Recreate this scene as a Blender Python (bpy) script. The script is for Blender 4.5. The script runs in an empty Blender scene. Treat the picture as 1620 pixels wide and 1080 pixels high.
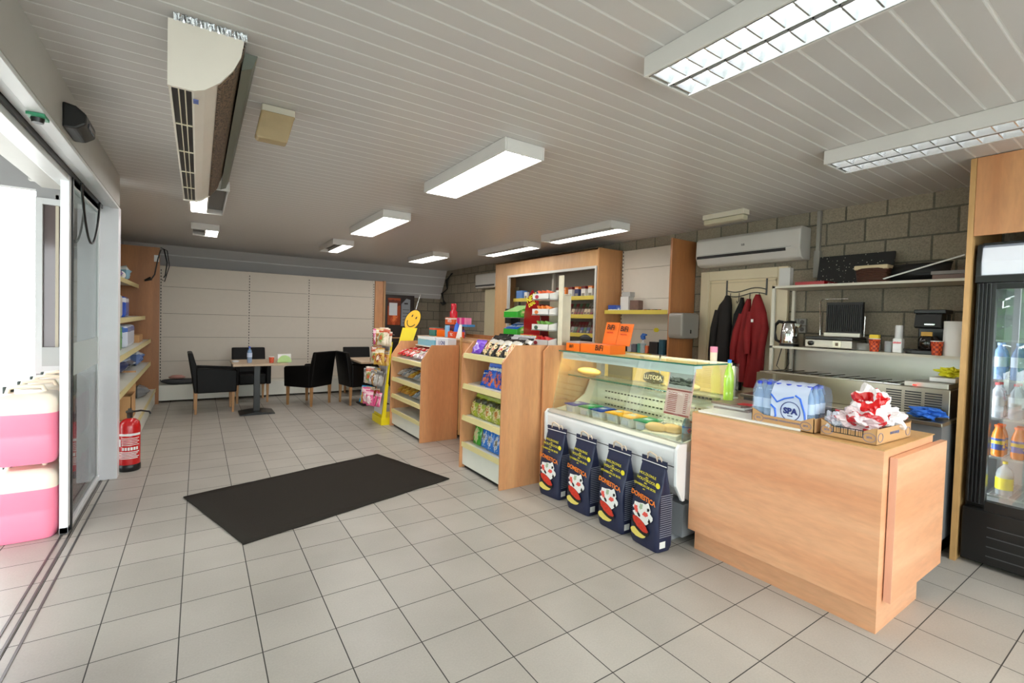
import bpy, math, random
from mathutils import Matrix, Vector, noise as mnoise
PI = math.pi
C = bpy.context.scene.collection
random.seed(7)

# ------------------------------------------------------------------ helpers
def lin(c):
    c /= 255.0
    return c / 12.92 if c <= 0.04045 else ((c + 0.055) / 1.055) ** 2.4
def col(rgb): return (lin(rgb[0]), lin(rgb[1]), lin(rgb[2]), 1.0)
MATS = {}
def newmat(name):
    m = bpy.data.materials.new(name); m.use_nodes = True
    return m, m.node_tree.nodes, m.node_tree.links, m.node_tree.nodes['Principled BSDF']
def nd(n, t, **kw):
    x = n.new(t)
    for k, v in kw.items():
        if k.startswith('i_'):
            key = k[2:]
            x.inputs[int(key) if key.isdigit() else key.replace('_', ' ')].default_value = v
        else: setattr(x, k, v)
    return x
def P(name, rgb, rough=0.5, metal=0.0, var=0.06, scale=6.0, bump=0.0, bscale=60.0, spec=0.5, coat=0.0, emit=None, es=0.0):
    if name in MATS: return MATS[name]
    m, n, l, b = newmat(name)
    b.inputs['Roughness'].default_value = rough; b.inputs['Metallic'].default_value = metal
    b.inputs['Specular IOR Level'].default_value = spec; b.inputs['Coat Weight'].default_value = coat
    tc = nd(n, 'ShaderNodeTexCoord'); nz = nd(n, 'ShaderNodeTexNoise', i_Scale=scale, i_Detail=4.0)
    l.new(tc.outputs['Object'], nz.inputs['Vector'])
    mx = nd(n, 'ShaderNodeMix', data_type='RGBA')
    c = col(rgb)
    mx.inputs[6].default_value = tuple(x * (1 - var) for x in c[:3]) + (1,)
    mx.inputs[7].default_value = tuple(min(1, x * (1 + var)) for x in c[:3]) + (1,)
    l.new(nz.outputs['Fac'], mx.inputs[0]); l.new(mx.outputs[2], b.inputs['Base Color'])
    if bump:
        n2 = nd(n, 'ShaderNodeTexNoise', i_Scale=bscale, i_Detail=3.0); l.new(tc.outputs['Object'], n2.inputs['Vector'])
        bp = nd(n, 'ShaderNodeBump', i_Strength=bump, i_Distance=0.004); l.new(n2.outputs['Fac'], bp.inputs['Height']); l.new(bp.outputs[0], b.inputs['Normal'])
    if emit:
        b.inputs['Emission Color'].default_value = col(emit); b.inputs['Emission Strength'].default_value = es
    MATS[name] = m; return m
def wood(name, a, bcol, sc, rough=0.4):
    m, n, l, b = newmat(name)
    tc = nd(n, 'ShaderNodeTexCoord'); mp = nd(n, 'ShaderNodeMapping'); mp.inputs['Scale'].default_value = sc
    l.new(tc.outputs['Object'], mp.inputs['Vector'])
    nz = nd(n, 'ShaderNodeTexNoise', i_Scale=1.0, i_Detail=3.0, i_Roughness=0.45, i_Distortion=0.4); l.new(mp.outputs[0], nz.inputs['Vector'])
    cr = nd(n, 'ShaderNodeValToRGB'); cr.color_ramp.elements[0].position = 0.28; cr.color_ramp.elements[1].position = 0.72
    cr.color_ramp.elements[0].color = col(a); cr.color_ramp.elements[1].color = col(bcol)
    l.new(nz.outputs['Fac'], cr.inputs[0])
    m2 = nd(n, 'ShaderNodeMapping'); m2.inputs['Scale'].default_value = tuple(s * 6 + 8 for s in sc); l.new(tc.outputs['Object'], m2.inputs['Vector'])
    n2 = nd(n, 'ShaderNodeTexNoise', i_Scale=1.0, i_Detail=3.0); l.new(m2.outputs[0], n2.inputs['Vector'])
    mx = nd(n, 'ShaderNodeMix', data_type='RGBA', blend_type='MULTIPLY'); mx.inputs[0].default_value = 0.28
    l.new(cr.outputs[0], mx.inputs[6]); l.new(n2.outputs['Fac'], mx.inputs[7])
    br = nd(n, 'ShaderNodeBrightContrast', i_Bright=0.03); l.new(mx.outputs[2], br.inputs[0]); l.new(br.outputs[0], b.inputs['Base Color'])
    b.inputs['Roughness'].default_value = rough
    MATS[name] = m; return m
def art(name, base, band, blob, blob2=None, bandz=(0.72, 0.92), seed=0.0, rough=0.25, blobz=0.4, ns=5.0):
    """printed film: a band near the top and an irregular motif, in the thing's own box coordinates"""
    if name in MATS: return MATS[name]
    m, n, l, b = newmat(name)
    b.inputs['Roughness'].default_value = rough; b.inputs['Coat Weight'].default_value = 0.2
    tc = nd(n, 'ShaderNodeTexCoord'); sp = nd(n, 'ShaderNodeSeparateXYZ'); l.new(tc.outputs['Generated'], sp.inputs[0])
    nz = nd(n, 'ShaderNodeTexNoise', i_Scale=ns, i_Detail=3.0, noise_dimensions='4D'); nz.inputs['W'].default_value = seed; l.new(tc.outputs['Generated'], nz.inputs['Vector'])
    def mth(op, a, bb, c=None):
        x = nd(n, 'ShaderNodeMath', operation=op)
        for k, v in enumerate((a, bb, c)):
            if v is None: continue
            if isinstance(v, (int, float)): x.inputs[k].default_value = v
            else: l.new(v, x.inputs[k])
        return x.outputs[0]
    zz = mth('ADD', sp.outputs['Z'], mth('MULTIPLY', mth('SUBTRACT', nz.outputs['Fac'], 0.5), 0.16))
    inb = mth('MULTIPLY', mth('GREATER_THAN', zz, bandz[0]), mth('LESS_THAN', zz, bandz[1]))
    vd = nd(n, 'ShaderNodeCombineXYZ'); l.new(sp.outputs['X'], vd.inputs[0]); l.new(sp.outputs['Z'], vd.inputs[2]); 
    ds = nd(n, 'ShaderNodeVectorMath', operation='DISTANCE'); l.new(vd.outputs[0], ds.inputs[0]); ds.inputs[1].default_value = (0.5, 0, blobz)
    dd = mth('ADD', ds.outputs['Value'], mth('MULTIPLY', mth('SUBTRACT', nz.outputs['Fac'], 0.5), 0.7))
    inm = mth('LESS_THAN', dd, 0.26)
    inn = mth('LESS_THAN', dd, 0.13)
    cur = None
    x = nd(n, 'ShaderNodeMix', data_type='RGBA'); x.inputs[6].default_value = col(base); x.inputs[7].default_value = col(band); l.new(inb, x.inputs[0])
    y = nd(n, 'ShaderNodeMix', data_type='RGBA'); y.inputs[7].default_value = col(blob); l.new(x.outputs[2], y.inputs[6]); l.new(inm, y.inputs[0])
    z = nd(n, 'ShaderNodeMix', data_type='RGBA'); z.inputs[7].default_value = col(blob2 or band); l.new(y.outputs[2], z.inputs[6]); l.new(inn, z.inputs[0])
    l.new(z.outputs[2], b.inputs['Base Color'])
    MATS[name] = m; return m
def glass(name, tint=(246, 250, 248), refl=0.05, rough=0.0, k=0.5):
    if name in MATS: return MATS[name]
    m = bpy.data.materials.new(name); m.use_nodes = True; n = m.node_tree.nodes; l = m.node_tree.links; n.clear()
    o = nd(n, 'ShaderNodeOutputMaterial'); t = nd(n, 'ShaderNodeBsdfTransparent'); t.inputs[0].default_value = col(tint)
    g = nd(n, 'ShaderNodeBsdfGlossy', i_Roughness=rough); g.inputs[0].default_value = (1, 1, 1, 1)
    lw = nd(n, 'ShaderNodeLayerWeight', i_Blend=0.35)
    ma = nd(n, 'ShaderNodeMath', operation='MULTIPLY_ADD', i_1=k, i_2=refl); l.new(lw.outputs['Fresnel'], ma.inputs[0])
    ma2 = nd(n, 'ShaderNodeMath', operation='MINIMUM', i_1=0.85); l.new(ma.outputs[0], ma2.inputs[0])
    mx = nd(n, 'ShaderNodeMixShader'); l.new(ma2.outputs[0], mx.inputs[0]); l.new(t.outputs[0], mx.inputs[1]); l.new(g.outputs[0], mx.inputs[2])
    l.new(mx.outputs[0], o.inputs[0]); MATS[name] = m; return m
def clear(name, tint, alpha=0.35, rough=0.15):
    """thin clear plastic: part see-through, part glossy coloured film"""
    if name in MATS: return MATS[name]
    m, n, l, b = newmat(name)
    b.inputs['Base Color'].default_value = col(tint); b.inputs['Roughness'].default_value = rough; b.inputs['Alpha'].default_value = alpha
    b.inputs['Coat Weight'].default_value = 0.3
    MATS[name] = m; return m

class B:
    def __init__(s): s.v = []; s.f = []; s.m = []; s.sm = []
    def add(s, vs, fs, mi=0, M=None, smooth=False):
        o = len(s.v)
        s.v += [tuple(M @ Vector(v)) if M else tuple(v) for v in vs]
        for f in fs: s.f.append([i + o for i in f]); s.m.append(mi); s.sm.append(smooth)
        return s
    def box(s, x0, x1, y0, y1, z0, z1, mi=0, M=None):
        if x0 > x1: x0, x1 = x1, x0
        if y0 > y1: y0, y1 = y1, y0
        if z0 > z1: z0, z1 = z1, z0
        v = [(x, y, z) for x in (x0, x1) for y in (y0, y1) for z in (z0, z1)]
        return s.add(v, [(0, 1, 3, 2), (4, 6, 7, 5), (0, 4, 5, 1), (2, 3, 7, 6), (0, 2, 6, 4), (1, 5, 7, 3)], mi, M)
    def prism(s, pts, axis, a, b, mi=0, M=None, smooth=False):
        """pts: 2D outline; axis x: (y,z), y: (x,z), z: (x,y)"""
        def mk(p, t): return (t, p[0], p[1]) if axis == 'x' else (p[0], t, p[1]) if axis == 'y' else (p[0], p[1], t)
        n = len(pts); v = [mk(p, a) for p in pts] + [mk(p, b) for p in pts]
        o = len(s.v)
        s.add(v, [tuple(range(n)), tuple(range(2 * n - 1, n - 1, -1))], mi, M)
        vs = s.v
        for i in range(n):
            j = (i + 1) % n; s.f.append([o + i, o + n + i, o + n + j, o + j]); s.m.append(mi); s.sm.append(smooth)
        return s
    def tube(s, pts, r, n=8, mi=0, M=None, cap=True):
        pts = [Vector(p) for p in pts]; rs = r if isinstance(r, (list, tuple)) else [r] * len(pts); rings = []; v = []
        for i, p in enumerate(pts):
            d = (pts[min(i + 1, len(pts) - 1)] - pts[max(i - 1, 0)]).normalized()
            if i == 0: 
                a = d.orthogonal().normalized()
            else: a = (a - d * a.dot(d)).normalized()
            b = d.cross(a)
            for k in range(n):
                t = 2 * PI * k / n; v.append(p + (a * math.cos(t) + b * math.sin(t)) * rs[i])
        f = []
        for i in range(len(pts) - 1):
            for k in range(n):
                k2 = (k + 1) % n; f.append((i * n + k, i * n + k2, (i + 1) * n + k2, (i + 1) * n + k))
        s.add(v, f, mi, M, True)
        if cap: s.add([v[k] for k in range(n)], [tuple(range(n - 1, -1, -1))], mi, M); s.add([v[-n + k] for k in range(n)], [tuple(range(n))], mi, M)
        return s
    def lathe(s, prof, n=16, c=(0, 0, 0), mi=0, M=None, sx=1, sy=1, smooth=True):
        v = []; f = []
        for r, z in prof:
            for k in range(n):
                t = 2 * PI * k / n; v.append((c[0] + r * math.cos(t) * sx, c[1] + r * math.sin(t) * sy, c[2] + z))
        for i in range(len(prof) - 1):
            for k in range(n):
                k2 = (k + 1) % n; f.append((i * n + k, i * n + k2, (i + 1) * n + k2, (i + 1) * n + k))
        s.add(v, f, mi, M, smooth)
        L = len(prof) - 1
        if prof[0][0] > 1e-4: s.add(v[:n], [tuple(range(n - 1, -1, -1))], mi, M)
        if prof[-1][0] > 1e-4: s.add(v[L * n:], [tuple(range(n))], mi, M)
        return s
    def quad(s, a, b, c, d, mi=0, M=None): return s.add([a, b, c, d], [(0, 1, 2, 3)], mi, M)
    def obj(s, name, mats, parent=None, bevel=0.0, loc=None, rz=0.0, sub=0):
        me = bpy.data.meshes.new(name); me.from_pydata(s.v, [], s.f); me.update()
        for m in (mats if isinstance(mats, (list, tuple)) else [mats]): me.materials.append(m)
        for p, mi, sm in zip(me.polygons, s.m, s.sm): p.material_index = mi; p.use_smooth = sm
        o = bpy.data.objects.new(name, me); C.objects.link(o)
        if parent: o.parent = parent
        if loc: o.location = loc
        if rz: o.rotation_euler = (0, 0, rz)
        if bevel:
            md = o.modifiers.new('bevel', 'BEVEL'); md.width = bevel; md.segments = 2; md.limit_method = 'ANGLE'
        if sub:
            md = o.modifiers.new('sub', 'SUBSURF'); md.levels = md.render_levels = sub
        return o
def T(name, label, cat, loc=(0, 0, 0), rz=0.0, group=None):
    o = bpy.data.objects.new(name, None); C.objects.link(o); o.location = loc; o.rotation_euler = (0, 0, rz)
    o.empty_display_size = 0.05; o['label'] = label; o['category'] = cat
    if group: o['group'] = group
    return o
def tag(o, label, cat, group=None, kind=None):
    o['label'] = label; o['category'] = cat
    if group: o['group'] = group
    if kind: o['kind'] = kind
    return o
def struct(name, b, mats, **k):
    o = b.obj(name, mats, **k); o['kind'] = 'structure'; return o
def dup(root, loc, rz=None, label=None, group=None):
    r = root.copy(); C.objects.link(r); r.location = loc
    if rz is not None: r.rotation_euler = (0, 0, rz)
    if label: r['label'] = label
    if group: r['group'] = group
    for ch in list(root.children):
        c = ch.copy(); C.objects.link(c); c.parent = r
        for g in list(ch.children):
            d = g.copy(); C.objects.link(d); d.parent = c
    return r
FX = Matrix(((0, 0, -1), (-1, 0, 0), (0, 1, 0)))      # lettering read by someone looking along +X
FY = Matrix(((1, 0, 0), (0, 0, -1), (0, 1, 0)))       # lettering read by someone looking along +Y
def text(s, size, mat, parent, loc, M=FY, name='lettering', sx=1.0, tilt=0.0, bold=0.0, shear=0.0):
    cu = bpy.data.curves.new(name, 'FONT'); cu.body = s; cu.size = size; cu.align_x = 'CENTER'; cu.align_y = 'CENTER'
    cu.extrude = 0.0006; cu.offset = bold; cu.shear = shear; cu.materials.append(mat); cu.resolution_u = 3
    tmp = bpy.data.objects.new(name, cu); me = bpy.data.meshes.new_from_object(tmp); bpy.data.objects.remove(tmp)
    if not me.materials: me.materials.append(mat)
    o = bpy.data.objects.new(name, me); C.objects.link(o); o.parent = parent
    R = M.to_4x4() @ Matrix.Rotation(tilt, 4, 'Z') @ Matrix.Diagonal((sx, 1, 1, 1))
    o.matrix_local = Matrix.Translation(loc) @ R
    return o
def nz(x, y, z=0.0): return mnoise.noise(Vector((x, y, z)))

# ------------------------------------------------------------------ shared materials
BEECH_V = wood('beech_vertical', (204, 134, 80), (232, 170, 114), (7, 7, 0.35))
BEECH_H = wood('beech_horizontal', (222, 148, 100), (240, 182, 138), (0.45, 0.45, 7))
BEECH_L = wood('beech_edge', (206, 156, 90), (220, 174, 110), (8, 8, 0.5))
OAK_D = wood('brown_wood', (150, 92, 40), (180, 118, 58), (8, 8, 0.4))
OAK_M = wood('honey_wood', (178, 126, 74), (206, 156, 100), (6, 6, 0.4))
WHITE = P('white_paint', (232, 232, 230), 0.35)
FRAME = P('white_aluminium', (225, 228, 230), 0.3)
CREAM = P('cream_metal', (222, 214, 190), 0.45, var=0.03)
SHELFY = P('yellowed_price_strip', (222, 208, 150), 0.4, var=0.05)
SHELFW = P('shelf_white', (225, 225, 215), 0.4)
PANEL = P('cream_back_panel', (214, 205, 192), 0.55, var=0.03, scale=12)
BLACK = P('black_plastic', (16, 16, 17), 0.35)
DARK = P('dark_grey', (48, 48, 50), 0.5)
CHROME = P('chrome', (200, 200, 200), 0.15, 1.0, var=0.02)
STEEL = P('brushed_steel', (178, 172, 158), 0.32, 1.0, var=0.08, scale=3)
STEELW = P('pale_steel', (205, 203, 195), 0.38, 0.8, var=0.05)
RED = P('red_enamel', (196, 18, 22), 0.25, coat=0.4)
ORANGE = P('orange_card', (240, 112, 20), 0.45)
LEATHER = P('black_leather', (9, 8, 8), 0.5, var=0.25, bump=0.1, bscale=25, spec=0.2)
CARDB = P('cardboard', (196, 152, 104), 0.8, var=0.08, scale=9)
GLASS = glass('window_glass')
GLASSF = glass('fridge_glass', (244, 248, 247), 0.09)
GLASSC = glass('case_glass', (248, 252, 250), 0.01, k=0.22)
GEDGE = P('green_glass_edge', (40, 110, 92), 0.15, var=0.1)
INK = P('black_ink', (14, 14, 16), 0.5)
INKB = P('navy_ink', (24, 42, 120), 0.5)
INKW = P('white_ink', (240, 240, 238), 0.5)
INKY = P('yellow_ink', (235, 220, 50), 0.5)
INKR = P('red_ink', (205, 30, 25), 0.5)

# ------------------------------------------------------------------ setting
H = 2.58; XW = 3.94; YB = 8.62
def floor_mat():
    m, n, l, b = newmat('floor_tiles')
    tc = nd(n, 'ShaderNodeTexCoord'); sp = nd(n, 'ShaderNodeSeparateXYZ'); l.new(tc.outputs['Object'], sp.inputs[0])
    def mth(op, a, bb=None):
        x = nd(n, 'ShaderNodeMath', operation=op)
        for k, v in enumerate((a, bb)):
            if v is None: continue
            if isinstance(v, (int, float)): x.inputs[k].default_value = v
            else: l.new(v, x.inputs[k])
        return x.outputs[0]
    gs = []
    ids = []
    for ax in ('X', 'Y'):
        d = mth('DIVIDE', sp.outputs[ax], 0.30); d = mth('ADD', d, 0.008)
        fr = mth('FRACT', d); ids.append(mth('FLOOR', d)); gs.append(mth('LESS_THAN', fr, 0.016))
    g = mth('MAXIMUM', gs[0], gs[1])
    cv = nd(n, 'ShaderNodeCombineXYZ'); l.new(ids[0], cv.inputs[0]); l.new(ids[1], cv.inputs[1])
    wn = nd(n, 'ShaderNodeTexWhiteNoise'); l.new(cv.outputs[0], wn.inputs['Vector'])
    n1 = nd(n, 'ShaderNodeTexNoise', i_Scale=2.2, i_Detail=6.0); l.new(tc.outputs['Object'], n1.inputs['Vector'])
    n2 = nd(n, 'ShaderNodeTexNoise', i_Scale=120.0, i_Detail=2.0); l.new(tc.outputs['Object'], n2.inputs['Vector'])
    s = mth('ADD', mth('MULTIPLY', n1.outputs['Fac'], 0.55), mth('ADD', mth('MULTIPLY', n2.outputs['Fac'], 0.3), mth('MULTIPLY', wn.outputs['Value'], 0.18)))
    cr = nd(n, 'ShaderNodeValToRGB'); l.new(s, cr.inputs[0])
    cr.color_ramp.elements[0].position = 0.25; cr.color_ramp.elements[0].color = col((157, 152, 144))
    cr.color_ramp.elements[1].position = 0.78; cr.color_ramp.elements[1].color = col((187, 182, 174))
    mx = nd(n, 'ShaderNodeMix', data_type='RGBA'); l.new(g, mx.inputs[0]); l.new(cr.outputs[0], mx.inputs[6]); mx.inputs[7].default_value = col((62, 60, 58))
    l.new(mx.outputs[2], b.inputs['Base Color'])
    r = mth('ADD', mth('MULTIPLY', g, 0.4), 0.36); l.new(r, b.inputs['Roughness']); b.inputs['Specular IOR Level'].default_value = 0.35
    bp = nd(n, 'ShaderNodeBump', i_Strength=0.25, i_Distance=0.003); bp.invert = True; l.new(g, bp.inputs['Height']); l.new(bp.outputs[0], b.inputs['Normal'])
    return m
def ceil_mat(name, base, line, axis='Y', off=0.036, pitch=0.1025):
    m, n, l, b = newmat(name)
    tc = nd(n, 'ShaderNodeTexCoord'); sp = nd(n, 'ShaderNodeSeparateXYZ'); l.new(tc.outputs['Object'], sp.inputs[0])
    a = nd(n, 'ShaderNodeMath', operation='MULTIPLY_ADD', i_1=1 / pitch, i_2=-off / pitch + 100.0); l.new(sp.outputs[axis], a.inputs[0])
    fr = nd(n, 'ShaderNodeMath', operation='FRACT'); l.new(a.outputs[0], fr.inputs[0])
    lt = nd(n, 'ShaderNodeMath', operation='LESS_THAN', i_1=0.10); l.new(fr.outputs[0], lt.inputs[0])
    cr = nd(n, 'ShaderNodeValToRGB'); e = cr.color_ramp.elements; e[0].position = 0; e[0].color = (0.25,) * 3 + (1,); e[1].position = 0.05; e[1].color = (0,) * 3 + (1,)
    e2 = cr.color_ramp.elements.new(0.10); e2.color = (0,) * 3 + (1,); e3 = cr.color_ramp.elements.new(0.14); e3.color = (1,) * 3 + (1,)
    l.new(fr.outputs[0], cr.inputs[0])
    mx = nd(n, 'ShaderNodeMix', data_type='RGBA'); l.new(lt.outputs[0], mx.inputs[0]); mx.inputs[6].default_value = col(base); mx.inputs[7].default_value = col(line)
    l.new(mx.outputs[2], b.inputs['Base Color']); b.inputs['Roughness'].default_value = 0.32; b.inputs['Specular IOR Level'].default_value = 0.45
    bp = nd(n, 'ShaderNodeBump', i_Strength=0.6, i_Distance=0.006); l.new(cr.outputs[0], bp.inputs['Height']); l.new(bp.outputs[0], b.inputs['Normal'])
    return m
def block_mat():
    m, n, l, b = newmat('concrete_blocks')
    tc = nd(n, 'ShaderNodeTexCoord'); sp = nd(n, 'ShaderNodeSeparateXYZ'); l.new(tc.outputs['Object'], sp.inputs[0])
    ad = nd(n, 'ShaderNodeMath', operation='ADD'); l.new(sp.outputs['X'], ad.inputs[0]); l.new(sp.outputs['Y'], ad.inputs[1])
    cb = nd(n, 'ShaderNodeCombineXYZ'); l.new(ad.outputs[0], cb.inputs[0]); l.new(sp.outputs['Z'], cb.inputs[1])
    br = nd(n, 'ShaderNodeTexBrick', i_Scale=1.0, i_Mortar_Size=0.008, i_Mortar_Smooth=0.3, i_Brick_Width=0.31, i_Row_Height=0.204)
    br.inputs['Color1'].default_value = col((186, 170, 144)); br.inputs['Color2'].default_value = col((164, 151, 130)); br.inputs['Mortar'].default_value = col((112, 106, 88))
    l.new(cb.outputs[0], br.inputs['Vector'])
    n1 = nd(n, 'ShaderNodeTexNoise', i_Scale=90.0, i_Detail=4.0); l.new(tc.outputs['Object'], n1.inputs['Vector'])
    mx = nd(n, 'ShaderNodeMix', data_type='RGBA', blend_type='MULTIPLY'); mx.inputs[0].default_value = 0.75
    l.new(br.outputs['Color'], mx.inputs[6]); l.new(n1.outputs['Fac'], mx.inputs[7])
    bc = nd(n, 'ShaderNodeBrightContrast', i_Bright=0.035); l.new(mx.outputs[2], bc.inputs[0]); l.new(bc.outputs[0], b.inputs['Base Color'])
    b.inputs['Roughness'].default_value = 0.9
    b2 = nd(n, 'ShaderNodeBump', i_Strength=0.5, i_Distance=0.01); l.new(n1.outputs['Fac'], b2.inputs['Height'])
    b3 = nd(n, 'ShaderNodeBump', i_Strength=0.8, i_Distance=0.01); b3.invert = True; l.new(br.outputs['Fac'], b3.inputs['Height']); l.new(b2.outputs[0], b3.inputs['Normal']); l.new(b3.outputs[0], b.inputs['Normal'])
    return m
FLOORM = floor_mat(); CEILM = ceil_mat('pvc_ceiling_slats', (206, 202, 200), (238, 237, 236)); BLOCK = block_mat()
struct('floor', B().box(-2.4, 4.3, -4.4, YB, -0.08, 0), FLOORM)
struct('ceiling', B().box(-1.97, 4.3, -4.4, 8.26, H, H + .08).prism([(8.26, H), (8.60, 1.93), (8.66, 1.93), (8.34, H + .08), (8.26, H + .08)], 'x', -1.95, 4.0), CEILM)
struct('wall_back', B().box(-2.0, 4.3, YB, YB + .15, 0, H), BLOCK)
struct('wall_right', B().box(XW, XW + .15, -1.04, YB, 0, H).box(XW + .08, XW + .25, -4.4, -1.04, 0, H), BLOCK)
PLAST = P('grey_white_wall', (196, 196, 192), 0.6)
# left wall: niche behind the shelving, then glazed front towards the camera
wl = B().box(-1.95, -1.87, 3.70, YB, 0, H).box(-1.95, -1.53, 3.345, 3.40, 2.45, H)
struct('wall_left', wl, PLAST)
struct('trim_1', B().box(-1.54, -1.405, 3.33, 3.46, 0, 2.325), P('column_white', (232, 232, 236), 0.3), bevel=0.004)
struct('trim_2', B().box(-1.475, -1.40, -4.3, 3.33, 2.325, H).box(-1.87, -1.475, -4.3, 3.33, 2.40, H), P('fascia_grey', (184, 182, 177), 0.45))
struct('trim_3', B().box(-1.46, -1.404, -4.3, 3.33, 2.305, 2.325).box(-1.60, -1.52, -4.3, 3.40, 2.255, 2.40).box(-1.505, -1.46, -4.3, 3.33, 2.315, 2.40), FRAME, bevel=0.002)
struct('trim_4', B().box(-1.52, -1.507, -4.3, 3.33, 2.29, 2.38), BLACK)
# floor guide rails of the sliding door
struct('trim_5', B().box(-1.555, -1.545, -1.0, 3.33, 0.0, 0.004).box(-1.515, -1.505, -1.0, 3.33, 0, 0.004).box(-1.465, -1.455, -1.0, 3.33, 0, 0.003), P('rail_dark', (90, 90, 88), 0.4, 0.6))
# glazed storefront (left of and behind the camera)
sf = B(); gl = B()
def glazing(x, y0, y1, n, fr, g, z0=0.35, z1=2.26):
    w = (y1 - y0) / n
    fr.box(x - .03, x + .03, y0, y1, 0.0, z0); fr.box(x - .03, x + .03, y0, y1, z1, z1 + .05)
    for i in range(n + 1): fr.box(x - .035, x + .035, y0 + i * w - .03, y0 + i * w + .03, 0, z1)
    g.box(x - .004, x + .004, y0, y1, z0, z1)
glazing(-1.56, -4.2, 0.72, 4, sf, gl)
w1 = struct('window_1', sf, FRAME); g = gl.obj('window_glass', GLASS, w1)
sf = B(); gl = B()
W2 = 5.4; sf.box(-1.6, 4.2, -4.26, -4.2, 2.35, H); sf.box(-1.6, 4.2, -4.26, -4.2, 0, 0.3)
for i in range(6):
    x = -1.57 + i * 1.13; sf.box(x - .03, x + .03, -4.26, -4.2, 0.3, 2.35)
gl.box(-1.57, 4.1, -4.235, -4.227, 0.3, 2.35)
w2 = struct('window_2', sf, FRAME); gl.obj('window_glass', GLASS, w2)
# outside the door: porch beam, side window, pavement
struct('wall_outside', B().box(-4.5, -1.957, 3.62, 3.72, 2.43, 2.68).box(-1.957, -1.54, 3.60, 3.68, 2.36, 2.68).box(-1.957, -1.54, 3.60, 3.68, 0, 0.90).box(-4.5, -1.6, -4.2, 3.72, 2.68, 2.74), P('porch_grey', (150, 150, 150), 0.6))
w3 = struct('window_3', B().box(-1.957, -1.915, 3.58, 3.64, 0.90, 2.36).box(-1.9149, -1.54, 3.581, 3.64, 2.31, 2.36).box(-1.9149, -1.54, 3.581, 3.64, 0.90, 0.96), P('weathered_frame', (200, 202, 202), 0.4))
B().box(-1.915, -1.54, 3.61, 3.62, 0.96, 2.31).obj('window_pane', P('dark_blind_pane', (92, 80, 78), 0.08, var=0.15, scale=2), w3)
B().box(-1.915, -1.54, 3.575, 3.58, 0.96, 1.12).obj('window_film', P('pale_film', (170, 172, 170), 0.4), w3)
struct('floor_outside', B().box(-30, -2.4, -14, 30, -0.10, -0.02).box(-2.4, 8, -14, -4.4, -.1, -.02), P('pale_pavement', (190, 188, 182), 0.8, var=0.1, scale=2))
# ------------------------------------------------------------------ sliding glass door
d = struct('door_1', B().box(-1.56, -1.518, 2.155, 2.215, 0.01, 2.30).box(-1.56, -1.518, 2.155, 3.33, 0.01, 0.05).box(-1.555, -1.52, 2.2, 3.33, 2.25, 2.30).box(-1.55, -1.525, 3.30, 3.33, 0.01, 2.3), FRAME, bevel=0.002)
B().box(-1.545, -1.51, 2.215, 2.24, 0.01, 2.30).obj('door_seal', BLACK, d)
B().box(-1.542, -1.534, 2.24, 3.30, 0.05, 2.25).obj('door_glass', glass('door_glass', (214, 220, 218), 0.12), d)
B().box(-1.534, -1.531, 2.24, 3.30, 1.00, 1.22).obj('frosted_band', clear('frosted', (215, 222, 220), 0.55, 0.5), d)
B().box(-1.533, -1.530, 2.30, 2.345, 1.52, 1.575).obj('door_sticker', P('red_sticker', (225, 60, 45), 0.5), d)
pts = [(-1.49, 2.345 + .7 * t, 2.29 - .36 * math.sin(PI * t) ** 0.7 * (1 if 0 < t < 1 else 0)) for t in [i / 24 for i in range(25)]]
tag(B().tube(pts, 0.008, 6).obj('hanging_cable', BLACK), 'black cable drooping in a loop below the sliding door rail', 'cable')
# motion sensors on the header
t = T('motion_sensor', 'black motion sensor fixed to the grey fascia above the door', 'sensor', (-1.402, 1.40, 2.345))
B().prism([(0, 0), (.05, 0), (.09, .03), (.09, .08), (.05, .115), (0, .125)], 'y', -.13, .13).obj('sensor_body', BLACK, t, bevel=0.01)
B().box(.088, .094, -.08, .08, .03, .05).obj('sensor_lens', P('sensor_lens', (60, 60, 66), 0.1), t)
t = T('presence_detector', 'tiny green and black detector under the white door header', 'sensor', (-1.435, 1.02, 2.27))
B().box(-.03, .03, -.04, .04, .02, .033).obj('detector_plate', P('green_board', (60, 150, 110), 0.4), t)
B().lathe([(.02, 0), (.024, .02)], 10).obj('detector_eye', BLACK, t)

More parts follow.
